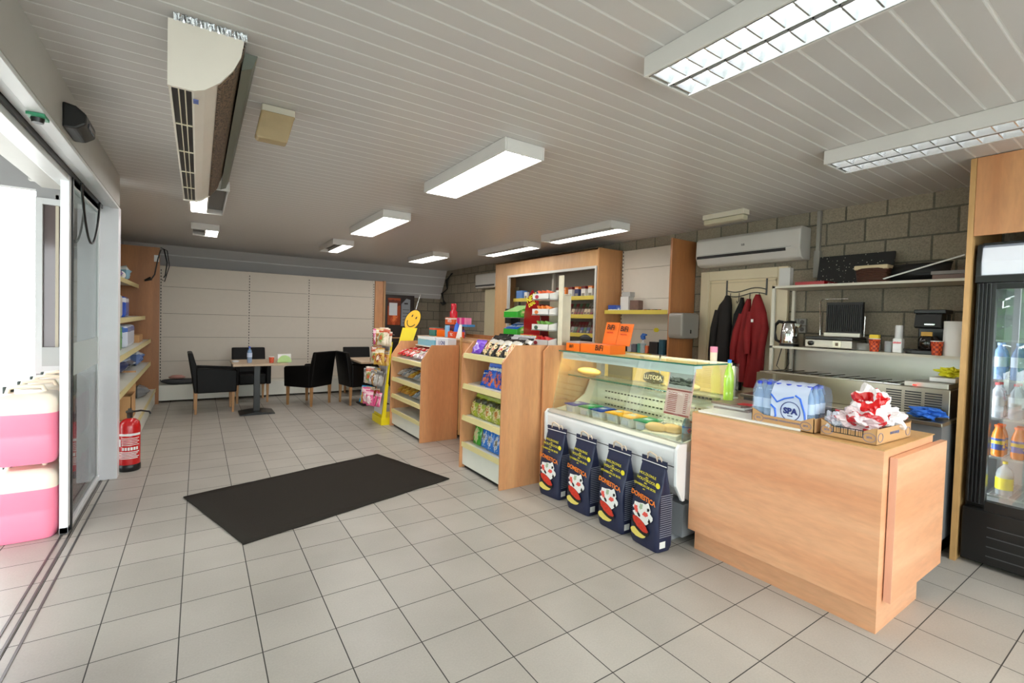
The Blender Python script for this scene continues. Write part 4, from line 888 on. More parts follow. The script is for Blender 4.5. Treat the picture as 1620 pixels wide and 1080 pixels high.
for m, y, x, lab in ((LB, 1.20, 1.93, 'blue lidded tub nearest the left end of the glass case'), (LG, 1.04, 1.95, 'green lidded tub second from the left in the glass case'), (LB, .89, 1.95, 'blue lidded tub third from the left in the glass case'), (LY, .735, 1.97, 'yellow lidded tub left of the other yellow one in the glass case'), (LY, .575, 1.96, 'yellow lidded tub beside the right green one in the glass case'), (LG, .41, 1.95, 'green lidded tub next to the bread bag in the glass case')):
    tubx(m, y, x, lab, random.uniform(-.1, .1))
BREAD = P('bread_crust', (222, 176, 96), .6, var=.25, scale=14)
def loaf(L, r, name='loaf'):
    return B().lathe([(0, -L / 2), (r * .55, -L / 2 + .01), (r * .9, -L / 4), (r, 0), (r * .9, L / 4), (r * .55, L / 2 - .01), (0, L / 2)], 14, M=Matrix.Rotation(PI / 2, 4, 'X') @ Matrix.Diagonal((1, .8, 1, 1)))
o = loaf(.26, .045).obj('bread_loaf', BREAD, loc=(2.03, 1.17, 1.028)); o.rotation_euler = (0, 0, .1); tag(o, 'golden bread loaf on the glass shelf at the left end', 'bread')
o = loaf(.20, .04).obj('bread_roll', P('pale_bread', (236, 214, 150), .6, var=.15, scale=12), loc=(2.08, .17, 1.024)); tag(o, 'pale bread roll on the glass shelf behind the price card', 'bread')
t2 = T('bread_bag', 'bread rolls in a clear bag at the right of the case deck', 'bread', (1.915, .245, .662), .3)
B().prism([(-.09, 0), (.09, 0), (.09, .035), (-.09, .035)], 'y', -.13, .13).obj('tray', P('tray_cream', (225, 220, 200), .4), t2, bevel=.004)
for k, (yy, xx) in enumerate(((-.06, .02), (.05, -.01))): 
    o = loaf(.16, .045).obj('roll', P('roll_crust', (216, 178, 120), .6, var=.2, scale=15), t2, loc=(xx, yy, .06))
o = pillow(.30, .20, .13, 8, crimp=False).obj('clear_bag', clear('bag_film', (230, 230, 225), .22, .1), t2); o.location = (.08, 0, .06); o.rotation_euler = (-PI / 2, 0, -PI / 2)
BTL = clear('bottle_green_blue', (90, 130, 150), .6, .1)
bottle((1.90, .035, .661), .20, .03, BTL, P('blue_cap', (30, 70, 190), .4), 'green and blue plastic bottle at the right end of the case deck', lab=art('bottle_wrap', (120, 150, 170), (40, 90, 160), (200, 60, 80)))
bottle((1.97, .04, .661), .25, .032, CLEARW, P('white_cap', (230, 230, 230), .4), 'clear tall bottle behind the price card in the case', lab=art('bottle_wrap2', (200, 200, 210), (160, 60, 80), (90, 110, 180)))
# price card on the front glass
t2 = T('price_card', 'pink and white printed price card stuck on the case glass', 'card', (1.815, .075, .70))
Mt = Matrix.Translation((0, 0, 0)) @ Matrix.Rotation(math.atan2(.095, .51), 4, 'Y')
B().box(-.012, -.009, -.105, .105, .15, .46, M=Mt).obj('card', P('card_pink', (238, 196, 190), .5, var=.03), t2)
B().box(-.0135, -.012, -.095, .095, .335, .45, M=Mt).obj('photo_print', art('bw_print', (190, 188, 186), (70, 66, 64), (120, 116, 112), (60, 56, 56), bandz=(.2, .4), seed=21), t2)
b = B()
for k in range(11):
    b.box(-.0135, -.012, .01, .085, .175 + k * .0125, .180 + k * .0125, M=Mt); b.box(-.0135, -.012, -.075, -.05, .175 + k * .0125, .180 + k * .0125, M=Mt)
b.box(-.0135, -.012, -.1, .1, .318, .328, M=Mt).box(-.0135, -.012, -.1, .1, .152, .164, M=Mt)
b.obj('printed_lines', P('dull_red_ink', (170, 80, 78), .6), t2)
# snack boxes on top of the case
BIF = P('bright_orange_card', (246, 116, 22), .45, var=.03)
t2 = T('snack_box', 'open orange BIFI display box on top of the glass case', 'box', (1.98, 1.05, 1.209), .0)
B().box(-.08, .10, -.26, .10, 0, .075).obj('box_body', BIF, t2, bevel=.002)
B().box(0, .004, -.14, .02, 0, .20, M=Matrix.Translation((.10, 0, .07)) @ Matrix.Rotation(.25, 4, 'Y')).obj('box_lid', BIF, t2)
B().box(0, .004, -.30, -.145, 0, .19, M=Matrix.Translation((.10, 0, .07)) @ Matrix.Rotation(.25, 4, 'Y')).obj('box_lid', BIF, t2)
text('BiFi', .065, INK, t2, (-.0815, -.13, .045), FX, bold=.0012, shear=.2); text('BiFi', .06, INK, t2, (.118, -.06, .22), FX, bold=.0012, shear=.2, tilt=-.05); text('BiFi', .06, INK, t2, (.116, -.22, .21), FX, bold=.0012, shear=.2, tilt=-.05)
text('ORIGINAL', .018, INKR, t2, (.112, -.06, .175), FX); text('ORIGINAL', .018, INKR, t2, (.110, -.22, .165), FX)
t2 = T('snack_box', 'low orange box with a grey flap beside the open snack box on the case', 'box', (1.98, 1.255, 1.209), .0)
B().box(-.08, .10, -.09, .09, 0, .07).obj('box_body', BIF, t2, bevel=.002); B().box(-.07, .09, -.08, .08, .07, .085).obj('grey_flap', P('flap_grey', (170, 160, 160), .5), t2)
text('BiFi', .04, INK, t2, (-.0815, .02, .04), FX, bold=.0008, shear=.2)

# ------------------------------------------------------------------ charcoal bags
NAVY = P('navy_paper', (30, 36, 66), .45, var=.18, scale=9, bump=.5, bscale=14)
def charcoal():
    t = T('charcoal_bag', '', 'charcoal bag', (0, 0, 0))
    # faces -y, width .26, depth .15, height .55
    w, d_ = .255, .15; NZ = 16; NR = 32; v = []; f = []
    for j in range(NZ + 1):
        tz = j / NZ; z = tz * .53
        dep = d_ * (1 - max(0, tz - .55) / .45 * .93) * (1 + .05 * math.sin(PI * min(1, tz * 1.6))); wid = w * (1.0 - .10 * tz + .04 * math.sin(PI * tz))
        if j == 0: dep *= .9; wid *= .94
        for k in range(NR):
            a = 2 * PI * k / NR; ca, sa = math.cos(a), math.sin(a); e = .35
            x = math.copysign(abs(ca) ** e, ca) * wid / 2; y = math.copysign(abs(sa) ** e, sa) * dep / 2 + (d_ / 2 - .02) * 0
            g = 1 - .18 * max(0, (abs(x) * 2 / wid - .8) / .2) * (tz > .3) * (1 - abs(y) * 2 / max(dep, .01))
            v.append((x * g, y + .004 * nz(x * 20, z * 14, 4) + .02 * max(0, tz - .5), z + (.004 * nz(x * 9, y * 9) if j else 0)))
    for j in range(NZ):
        for k in range(NR): f.append((j * NR + k, j * NR + (k + 1) % NR, (j + 1) * NR + (k + 1) % NR, (j + 1) * NR + k))
    b = B(); b.add(v, f, 0, None, True); b.add(v[:NR], [tuple(range(NR - 1, -1, -1))])
    b.box(-.112, .112, .006, .013, .525, .575)
    b.obj('bag_body', NAVY, t)
    B().box(-.113, .113, .0035, .0055, .541, .546).obj('top_stitching', INKW, t)
    B().tube([(-.06, .01, .56), (-.05, .0, .60), (-.02, -.01, .615), (.02, 0, .60), (.03, .01, .56)], .006, 6).tube([(.02, .012, .56), (.03, .01, .59), (.06, .0, .598), (.07, .012, .56)], .005, 6).obj('rope_handle', P('paper_rope', (214, 196, 176), .8), t)
    yf = -.086
    def slope(z): return -.0805 if z < .30 else -.0805 + (z - .30) * .335
    for s_, z, sz, mt in (('HOLZKOHLE', .465, .030, INKY), ('HOUTSKOOL', .430, .032, INKY), ('CHARBON DE BOIS', .393, .026, INKY)):
        text(s_, sz * .86, mt, t, (-.01, slope(z) - .012, z), FY, tilt=-.06)
        text('BBQ', sz * .4, mt, t, (-.01, slope(z - .018) - .011, z - .019), FY)
    text('DOMESTICA', .046, P('flame_orange', (240, 130, 40), .5), t, (0, slope(.33) - .011, .325), FY, bold=.001, sx=.86, tilt=-.12)
    def disc(cx, cz, rx, rz_, dy, m, nm, wob=0.0, n=24, par=t):
        pts = [(cx + rx * math.cos(2 * PI * k / n) * (1 + wob * nz(k * 1.3, cx * 9)), cz + rz_ * math.sin(2 * PI * k / n) * (1 + wob * nz(k * 1.1, 5))) for k in range(n)]
        return B().prism(pts, 'y', -.0865 - dy, -.0865 - dy + .0012).obj(nm, m, par)
    disc(.005, .225, .088, .072, .000, INKW, 'smoke_print', .55)
    disc(-.03, .085, .070, .030, .0003, P('print_cream', (235, 215, 110), .5), 'plate_print', .1)
    def ell(cx, cz, rx, rz_, ang, dy, m, nm, wob=0.0, n=24):
        pts = []
        for k in range(n):
            a = 2 * PI * k / n; q = 1 + wob * nz(k * 1.3, cx * 19 + rx * 30)
            x_, z_ = rx * math.cos(a) * q, rz_ * math.sin(a) * q
            pts.append((cx + x_ * math.cos(ang) - z_ * math.sin(ang), cz + x_ * math.sin(ang) + z_ * math.cos(ang)))
        B().prism(pts, 'y', -.0865 - dy, -.0865 - dy + .0012).obj(nm, m, t)
    ell(-.015, .135, .088, .042, -.42, .0012, INK, 'grill_print', .05)
    ell(-.012, .145, .076, .030, -.42, .0024, P('ember_red', (205, 50, 30), .5, var=.5, scale=60), 'ember_print', .2)
    for cx, cz, rx, rz_, an, mm in ((-.055, .235, .017, .024, .3, 0), (-.01, .262, .014, .022, -.4, 1), (.03, .225, .024, .015, .2, 0), (.055, .262, .012, .010, .8, 2), (-.03, .205, .02, .010, -.8, 2), (.068, .19, .010, .016, .1, 2)):
        ell(cx, cz, rx, rz_, an, .0012, [P('coral_print', (235, 90, 80), .5), P('sage_print', (170, 190, 160), .5), INK][mm], 'food_print', .5)
    B().prism([(.095 + .018 * math.cos(q * PI / 8), .425 + .018 * math.sin(q * PI / 8)) for q in range(16)], 'y', slope(.425) - .012, slope(.425) - .0105).obj('round_print', INKY, t)
    b = B()
    for q in range(20): b.box(.1282, .1292, -.052 + .012 * nz(q, 1), .052 + .012 * nz(q, 3), .10 + q * .014, .104 + q * .014)
    b.obj('side_print', P('dim_white_ink', (150, 154, 170), .6), t)
    b = B().box(.1285, .1295, -.05, .0, .03, .072); b.obj('side_label', INKW, t)
    return t
c0 = charcoal()
CB = [((1.645, 1.13, 0), 'navy charcoal bag leaning on the case, beside the beech end panel', .10), ((1.645, .765, 0), 'navy charcoal bag second from the beech end panel', .02), ((1.645, .41, 0), 'navy charcoal bag third from the beech end panel', -.02), ((1.65, .10, 0), 'navy charcoal bag nearest the front counter', -.08)]
for i, (l_, lab, dz) in enumerate(CB):
    l_ = (l_[0], l_[1], .002)
    if i == 0: c0.location = l_; c0.rotation_euler = (0, 0, RZ + dz); c0['label'] = lab; c0['group'] = 'charcoal bags in front of the glass case'
    else: dup(c0, l_, RZ + dz, lab, 'charcoal bags in front of the glass case')

# ------------------------------------------------------------------ front counter
t = T('service_counter', 'light beech service counter standing at the front right', 'counter', (0, 0, 0))
B().box(1.81, 2.50, -1.12, -.07, .135, .90).obj('counter_body', BEECH_H, t, bevel=.0015)
B().box(1.81, 2.52, -1.122, -.068, .90, .905).obj('counter_top', BEECH_L, t)
B().box(1.86, 2.42, -1.105, -.09, 0, .135).obj('plinth', BEECH_H, t)
B().box(1.875, 2.61, -1.155, -1.125, .17, .865).obj('access_panel', BEECH_H, t, bevel=.001)
B().box(1.872, 1.875, -1.155, -1.125, .17, .865).obj('panel_edging', P('edging', (222, 168, 142), .5), t)
o = B().box(0, .20, -.62, -.0, 0, .012).obj('cutting_board', P('board_white', (232, 232, 230), .35), loc=(1.83, -.10, .906)); o.rotation_euler = (0, 0, .04); tag(o, 'white plastic board lying along the counter edge', 'board')
o = B().box(.0, .22, -.4, -.0, 0, .008).obj('blue_edged_sheet', P('sheet', (222, 222, 224), .4), loc=(2.03, -.02, .906)); tag(o, 'white sheet under the stack of magazines', 'sheet')
for k in range(3):
    o = B().box(-.14, .14, -.11, .11, 0, .013).obj('magazine', [P('mag_dark', (130, 112, 106), .4, var=.6, scale=25), P('mag_white', (205, 205, 205), .5, var=.1, scale=25), P('mag_grey', (150, 140, 138), .4, var=.5, scale=20)][2 - k], loc=(2.17, -.17, .915 + k * .0145)); o.rotation_euler = (0, 0, .2 - .12 * k)
    tag(o, ['white magazine at the bottom of the stack on the counter', 'grey magazine in the middle of the stack on the counter', 'dark printed magazine on top of the stack on the counter'][k], 'magazine', 'magazines on the counter')
o = B().box(0, .08, -.09, 0, 0, .003).obj('red_leaflet', P('leaflet_red', (190, 40, 50), .4), loc=(2.07, -.22, .9585)); tag(o, 'small red leaflet on the magazine stack', 'leaflet')
def traybox(x, y, L, W, label, rz, h=.085):
    """cardboard tray: long side along y, front faces -x"""
    t = T('cardboard_tray', label, 'tray', (x, y, .9065), rz)
    b = B(); 
    b.box(0, W, -L, 0, 0, .004)
    for x0 in (0, W - .004):
        b.prism([(0, 0), (0, h), (-.03, h * .85), (-.07, h * .62), (-L + .07, h * .62), (-L + .03, h * .85), (-L, h), (-L, 0)], 'x', x0, x0 + .004)
    for y0 in (-L, -.004): b.box(0, W, y0, y0 + .004, 0, h * .9)
    b.obj('tray_body', CARDB, t)
    for s in (.12, .88):
        ring = B(); n = 20
        ring.tube([(-.0015, -L * s + .028 * math.cos(2 * PI * k / n), h * .38 + .022 * math.sin(2 * PI * k / n)) for k in range(n + 1)], .0012, 4, cap=False)
        ring.obj('round_print', P('blue_print', (110, 120, 160), .6), t); text('SPA', .016, P('blue_print', (110, 120, 160), .6), t, (-.002, -L * s, h * .38), FX)
    return t
tr = traybox(1.865, -.44, .345, .21, 'brown cardboard tray holding the shrink wrapped water bottles', 0)
text('NATUURLIJK MINERAALWATER', .014, P('blue_print', (110, 120, 160), .6), tr, (-.002, -.175, .035), FX)
tr = traybox(1.885, -.81, .255, .42, 'brown cardboard tray filled with plastic bags at the counter corner', -.03)
b = B(); b.box(-.0015, -.0005, -.20, -.05, .025, .029).box(-.0015, -.0005, -.20, -.05, .058, .062)
for q in range(14): b.box(-.0015, -.0005, -.198 + q * .0112, -.194 + q * .0112 - .003 * (q % 3), .028, .059)
b.obj('printed_bars', INK, tr)
b = B()
for s in (.10, .9):
    n = 20; b.tube([(.42 * s + .028 * math.cos(2 * PI * k / n), -.2565, .034 + .022 * math.sin(2 * PI * k / n)) for k in range(n + 1)], .0012, 4, cap=False)
b.obj('round_print', P('blue_print', (110, 120, 160), .6), tr); text('NATUURLIJK', .02, P('blue_print', (110, 120, 160), .6), tr, (.21, -.2565, .045), FY)
# water bottles: 3 x 6, wrapped
WCAP = P('deep_blue_cap', (25, 60, 190), .35); WLAB = P('water_label', (205, 222, 246), .35)
w0 = bottle((0, 0, 0), .238, .029, CLEARB, WCAP, '', 'bottle', 'water bottles in the shrink wrapped pack', lab=WLAB, name='water_bottle', zl=(.36, .60), neck=.42)
cols_ = ['in the front row', 'in the middle row', 'in the back row']; pos = ['at the magazine end', 'second from the magazines', 'third from the magazines', 'fourth from the magazines', 'fifth from the magazines', 'at the plastic bag end']
k = 0
for r in range(3):
    for c in range(6):
        lab = 'small water bottle with a blue cap %s, %s' % (cols_[r], pos[c]); loc = (1.918 + r * .060, -.472 - c * .056 + .02, .9115)
        if k == 0: w0.location = loc; w0['label'] = lab
        else: dup(w0, loc, 0, lab)
        k += 1
wr = T('shrink_wrap', 'blue and white printed shrink wrap around the water bottles', 'wrapping', (1.881, -.78, .915))
b = B(); n = 24; v = []; prof = [(0, .0), (.0, .18), (.03, .225), (.10, .242), (.17, .225), (.195, .18), (.195, 0)]
WX = [-.01 + .006 * nz(q, 2) for q in range(20)]
ys = [-.002 + .35 * i / n for i in range(n + 1)]
for i, y in enumerate(ys):
    for q, (x, z) in enumerate(prof): v.append((x + .005 * nz(y * 30, q), y, z + (.006 * nz(y * 28, q * 2.1) + .005 * math.sin(y * 112) if z > .1 else 0)))
m_ = len(prof)
b.add(v, [(i * m_ + q, i * m_ + q + 1, (i + 1) * m_ + q + 1, (i + 1) * m_ + q) for i in range(n) for q in range(m_ - 1)], 0, None, True)
b.obj('film', clear('wrap_film', (185, 210, 245), .28, .06), wr)
b = B(); v = []; pp = [(-.007, .012), (-.007, .18), (.024, .229), (.10, .247), (.17, .230), (.199, .18)]; n2 = 10
for i in range(n2 + 1):
    for x, z in pp: v.append((x, .035 + .20 * i / n2, z + .002 * math.sin(i * 1.9)))
b.add(v, [(i * 6 + q, i * 6 + q + 1, (i + 1) * 6 + q + 1, (i + 1) * 6 + q) for i in range(n2) for q in range(5)], 0, None, True)
b.obj('white_print', clear('wrap_white', (214, 226, 250), .82, .2), wr)
n = 28
B().tube([(-.010, .125 + .052 * math.cos(2 * PI * k / n), .088 + .052 * math.sin(2 * PI * k / n)) for k in range(n + 1)], .0022, 6, cap=False).obj('logo_ring', INKB, wr)
text('SPA', .045, INKB, wr, (-.0105, .125, .088), FX, bold=.0022)
text('REINE', .011, INKB, wr, (-.0105, .125, .062), FX)
b = B(); SWB = P('swoosh_blue', (50, 110, 225), .3)
for a_ in (((.235, .17), (.20, .13), (.16, .155), (.11, .17)), ((.235, .11), (.21, .09), (.205, .05), (.23, .02)), ((.04, .02), (.05, .09), (.075, .165), (.10, .18)), ((.06, .02), (.09, .035), (.12, .02))):
    b.tube([(-.0095, y, z) for y, z in a_], .005, 5)
b.obj('swoosh_print', SWB, wr)
# crumpled plastic bags in the second tray
def crump(seed, r, sx, sy, sz, mat, loc, label, name='plastic_bag', amp=.55):
    import bmesh
    bm = bmesh.new(); bmesh.ops.create_icosphere(bm, subdivisions=4, radius=1)
    for vv in bm.verts:
        p = vv.co.normalized(); a = mnoise.noise(p * 2.2 + Vector((seed, 0, 0))); c = abs(mnoise.noise(p * 5.5 + Vector((0, seed, 0))))
        k = 1 + amp * a - .45 * c
        vv.co = Vector((p.x * r * sx, p.y * r * sy, p.z * r * sz)) * k
    zmin = min(vv.co.z for vv in bm.verts)
    for vv in bm.verts: vv.co.z -= zmin
    me = bpy.data.meshes.new(name); bm.to_mesh(me); bm.free(); me.materials.append(mat)
    for p in me.polygons: p.use_smooth = False
    o = bpy.data.objects.new(name, me); C.objects.link(o); o.location = loc; tag(o, label, 'plastic bag'); return o
def blotch(name, base, spot, sc=9, th=.56, alpha=1.0):
    m, n, l, b = newmat(name)
    tc = nd(n, 'ShaderNodeTexCoord'); nn = nd(n, 'ShaderNodeTexNoise', i_Scale=sc, i_Detail=0.5); l.new(tc.outputs['Object'], nn.inputs['Vector'])
    gt = nd(n, 'ShaderNodeMath', operation='GREATER_THAN', i_1=th); l.new(nn.outputs['Fac'], gt.inputs[0])
    mx = nd(n, 'ShaderNodeMix', data_type='RGBA'); l.new(gt.outputs[0], mx.inputs[0]); mx.inputs[6].default_value = col(base); mx.inputs[7].default_value = col(spot); l.new(mx.outputs[2], b.inputs['Base Color'])
    b.inputs['Roughness'].default_value = .22; b.inputs['Alpha'].default_value = alpha; b.inputs['Coat Weight'].default_value = .3; return m
RW = blotch('red_white_film', (238, 232, 232), (205, 24, 28), 11, .53); CF = blotch('clear_film_blue', (215, 222, 235), (90, 120, 190), 12, .6, .6); RWC = blotch('pink_film', (235, 215, 218), (200, 40, 50), 14, .52, .8)
crump(1.3, .11, .9, 1.0, .62, RWC, (1.99, -.93, .915), 'crumpled red and clear plastic bag at the front of the counter tray')
crump(4.1, .115, .8, .8, 1.05, RW, (2.10, -.96, .925), 'tall crumpled white plastic bag with red spots in the counter tray')
crump(7.7, .105, .9, .8, .7, RW, (2.18, -1.0, .915), 'low white and red plastic bag at the rear of the counter tray')
crump(9.2, .085, .9, .8, .9, CF, (2.22, -.90, .915), 'clear and blue crumpled plastic bag behind the red spotted bags')
crump(12.2, .06, .8, .8, .9, CF, (1.93, -.86, .915), 'small crumpled clear bag beside the water pack')
# bottles beside the case
t2 = bottle((2.20, -.075, .906), .33, .042, P('lime_liquid', (176, 222, 84), .15, coat=.5), P('bright_blue_cap', (40, 130, 225), .35), 'lime green cleaning bottle with a blue cap at the end of the case', sy=.7)
bottle((2.27, .0, 1.21), .05, .02, P('blue_glass', (40, 90, 160), .2), P('bright_blue_cap', (40, 130, 225), .35), 'blue capped bottle top behind the green cleaning bottle') if False else None
t3 = B().lathe([(.025, 0), (.026, .07), (.022, .075)], 14).obj('cream_jar', P('jar_cream', (240, 222, 200), .4)); t3.location = (2.35, .15, 1.205); tag(t3, 'small cream jar with a pink lid behind the case glass', 'jar'); B().lathe([(.027, .065), (.027, .105), (.024, .108)], 14).obj('pink_lid', P('lid_pink', (240, 150, 180), .4), t3)

# ------------------------------------------------------------------ cigarette cabinet
t = T('tobacco_cabinet', 'tall honey wood tobacco cabinet with an open lit front', 'cabinet', (0, 0, 0))
X0, X1, CY0, CY1, CH_ = 3.48, 3.93, 2.64, 5.27, 2.46
B().box(X0, X1, CY0, CY0 + .02, 0, CH_).obj('side_panel', BEECH_V, t) if False else B().box(X0, X1, CY0, CY0 + .02, 0, CH_).obj('side_panel', wood('cab_side', (176, 118, 62), (200, 142, 84), (7, 7, .4)), t)
B().box(X0, X1, CY1 - .02, CY1, 0, CH_).obj('side_panel', OAK_M, t)
HB = wood('honey_boards', (196, 146, 88), (216, 168, 112), (7, 7, .4))
b = B().box(X0, X0 + .02, CY0 + .02, CY1 - .02, 2.22, CH_).box(X0, X0 + .02, 4.84, CY1 - .02, 0, 2.22).box(X0, X0 + .02, CY0 + .02, 4.84, 0, 1.12)
b.obj('front_panel', HB, t)
B().box(X0, X1, CY0 + .02, CY1 - .02, CH_ - .02, CH_ - .001).box(X0 + .02, X1 - .03, CY0 + .02, CY1 - .02, 2.24, 2.26).box(X1 - .03, X1, CY0 + .02, CY1 - .02, 0, CH_ - .02).obj('inner_casing', P('casing_grey', (150, 142, 130), .5), t)
B().box(X0 - .01, X0 + .03, CY0 + .03, 4.86, 2.19, 2.225).box(X0 - .01, X0 + .03, 4.82, 4.86, 1.12, 2.19).box(X0 - .01, X0 + .03, CY0 + .03, CY0 + .06, 1.12, 2.19).obj('roller_frame', P('roller_white', (205, 205, 200), .35, .3), t)
for z in (1.83, 1.57, 1.31, 1.15):
    s = B().box(X0 + .10, X1 - .03, CY0 + .07, 4.80, z - .02, z).obj('shelf', SHELFW, t)
    B().box(X0 + .085, X0 + .10, CY0 + .07, 4.80, z - .045, z + .01).obj('price_strip', P('mustard_strip', (206, 186, 80), .4), s)
B().box(X0 + .10, X0 + .14, 3.72, 3.76, 1.12, 2.2).obj('divider', P('casing_grey', (150, 142, 130), .5), t)
pk = [P('pk_white', (215, 212, 205), .4), P('pk_orange', (226, 130, 60), .4), P('pk_navy', (50, 60, 100), .4), P('pk_maroon', (110, 30, 34), .4), P('pk_grey', (130, 125, 115), .4), P('pk_brown', (90, 66, 52), .4), P('pk_green', (70, 100, 74), .4), P('pk_tan', (170, 150, 120), .4)]
pname = ['white', 'orange', 'navy blue', 'maroon', 'grey', 'brown', 'dark green', 'tan']
protos = {}
def packet(ci, w, h_, d_, x, y, z, tilt, where, cat='packet', grp='tobacco packets'):
    key = (ci, w, h_)
    if key not in protos:
        r = T('tobacco_packet', '', cat, (0, 0, 0)); protos[key] = r
        B().box(-d_ / 2, d_ / 2, -w / 2, w / 2, 0, h_).obj('box_body', pk[ci], r); B().box(-d_ / 2 - .001, -d_ / 2, -w * .35, w * .35, h_ * .1, h_ * .45).obj('warning_print', pk[[4, 0, 4, 5, 5, 3, 5, 5][ci]], r)
    else:
        o = protos[key]; r = o.copy(); C.objects.link(r)
        for ch in o.children: c = ch.copy(); C.objects.link(c); c.parent = r
    r.location = (x, y, z + .001); r.rotation_euler = (0, tilt, 0); r['label'] = where; r['group'] = grp; return r
# three shelves, packets in a row from the white panel (near end) to the far end; every one its own thing
random.seed(11)
def ordw(i, n):
    names = ['nearest the cabinet side', 'second', 'third', 'fourth', 'fifth', 'sixth', 'seventh', 'eighth', 'ninth', 'tenth', 'eleventh', 'twelfth', 'thirteenth', 'fourteenth', 'fifteenth', 'sixteenth', 'seventeenth', 'eighteenth', 'nineteenth', 'twentieth', 'twenty first', 'twenty second', 'twenty third', 'twenty fourth', 'twenty fifth', 'twenty sixth', 'twenty seventh', 'twenty eighth']
    return names[i] + ('' if i == 0 else ' from the cabinet side')
n1 = 14
for i in range(n1):
    ci = [3, 0, 0, 2, 0, 1, 0, 0, 2, 0, 2, 2, 0, 2][i]
    packet(ci, .085, .11, .06, X0 + .15, CY0 + .14 + i * .142, 1.83, 0, '%s tobacco tin on the upper cabinet shelf, %s' % (pname[ci], ordw(i, n1)))
    if i < 7: packet(1 if i % 2 else 3, .085, .035, .06, X0 + .15, CY0 + .14 + i * .142, 1.942, 0, 'flat %s box lying on the tin %s' % (['maroon', 'orange'][i % 2], ordw(i, n1)))
for (z, nm) in ((1.57, 'middle'), (1.31, 'lower')):
    for row_ in range(2):
        for i in range(24):
            ci = random.choice([2, 3, 4, 5, 5, 6, 7] if row_ == 0 else [3, 5, 5, 4, 6])
            packet(ci, .058, .088, .022, X0 + .13 + row_ * .09, CY0 + .11 + i * .068, z + row_ * .08 + .002, .35, '%s cigarette packet, %s row, %s shelf, %s' % (pname[ci], ['front', 'raised rear'][row_], nm, ordw(i, 24)))
goods('blue_tin', .12, .16, .14, P('steel_blue', (90, 130, 190), .4), 3.64, 4.66, 1.83, 'steel blue tin at the far end of the upper cabinet shelf', 'tin', bev=.005)
goods('red_carton', .14, .45, .06, P('deep_red', (150, 20, 30), .4), 3.66, 4.0, 2.03, 'long deep red carton above the tins in the cabinet', 'carton') if False else None
tag(B().lathe([(.10, 0), (.14, .05), (.15, .12), (.10, .15), (0, .16)], 18).obj('black_bag', BLACK, loc=(3.66, 2.95, 1.151)), 'black rounded bag on the bottom cabinet shelf', 'bag')
B().box(3.56, 3.9, 2.75, 3.4, 1.13, 1.15) and None

# ------------------------------------------------------------------ white panel wall with shelf (right of the cabinet)
t = T('wall_shelving', 'cream panel shelving with one mustard shelf right of the tobacco cabinet', 'shelving', (0, 0, 0))
b = B(); zs = [1.0, 1.40, 1.80, 2.20, 2.45]
for k in range(4): b.box(3.905, 3.935, 1.52, 2.62, zs[k] + .002, zs[k + 1] - .002)
b.obj('back_panel', PANEL, t)
for y in (2.60, 1.525):
    b = B(); b.box(3.895, 3.905, y - .015, y + .015, 1.0, 2.45); dots(b, 3.895, y, 1.02, 2.42, 'x'); b.obj('upright', [PANEL, INK], t)
SO = wood('orange_wood', (164, 96, 40), (192, 122, 60), (7, 7, .4))
B().box(3.50, 3.93, 1.48, 1.505, 0, 2.44).obj('side_panel', SO, t)
MUST = P('mustard_strip', (206, 186, 80), .4)
s = B().box(3.60, 3.90, 1.52, 2.61, 1.605, 1.625).obj('shelf', SHELFW, t); B().box(3.585, 3.60, 1.58, 2.61, 1.59, 1.64).obj('price_strip', MUST, s); B().box(3.585, 3.60, 1.52, 1.58, 1.59, 1.64).obj('strip_end', STEELW, s)
s = B().box(3.42, 3.90, 1.52, 2.61, 1.10, 1.125).box(3.44, 3.90, 1.52, 2.61, 0, 1.1).obj('base_shelf', SHELFW, t); B().box(3.405, 3.42, 1.64, 2.61, 1.08, 1.13).obj('price_strip', MUST, s); B().box(3.405, 3.42, 1.52, 1.64, 1.08, 1.13).obj('strip_end', STEELW, s)
B().prism([(2.0 + .045 * math.cos(q * PI / 3), 1.40 + .03 * math.sin(q * PI / 3)) for q in range(6)], 'x', 3.902, 3.905).obj('yellow_sticker', INKY, t)
goods('blue_white_box', .09, .15, .08, art('bluew', (50, 80, 160), (225, 228, 235), (90, 120, 190), bandz=(0, .3)), 3.66, 2.50, 1.625, 'blue and white box at the cabinet end of the mustard shelf', 'box', bev=.002)
goods('white_carton', .10, .14, .19, P('card_w', (205, 203, 198), .5), 3.74, 2.36, 1.625, 'white upright carton behind the blue and white box', 'box', bev=.002)
goods('white_carton', .09, .14, .06, P('card_g', (170, 168, 165), .5), 3.74, 2.34, 1.816, 'small grey white carton on top of the upright one', 'box', bev=.002)
goods('brown_tin', .09, .14, .14, P('tin_brown', (110, 84, 74), .4, var=.4, scale=20), 3.70, 2.16, 1.625, 'brown patterned tin on the mustard shelf', 'tin', bev=.004)
for i in range(5): goods('trinket', .03, .035, .025, [P('tr_red', (140, 50, 40), .4), P('tr_dark', (50, 40, 50), .4)][i % 2], 3.66, 1.98 - i * .055, 1.625, 'tiny %s trinket on the mustard shelf, %s' % (['red', 'dark'][i % 2], ['nearest the brown tin', 'second from the tin', 'in the middle', 'fourth from the tin', 'farthest from the tin'][i]), 'trinket', group='trinkets on the mustard shelf', bev=.004)
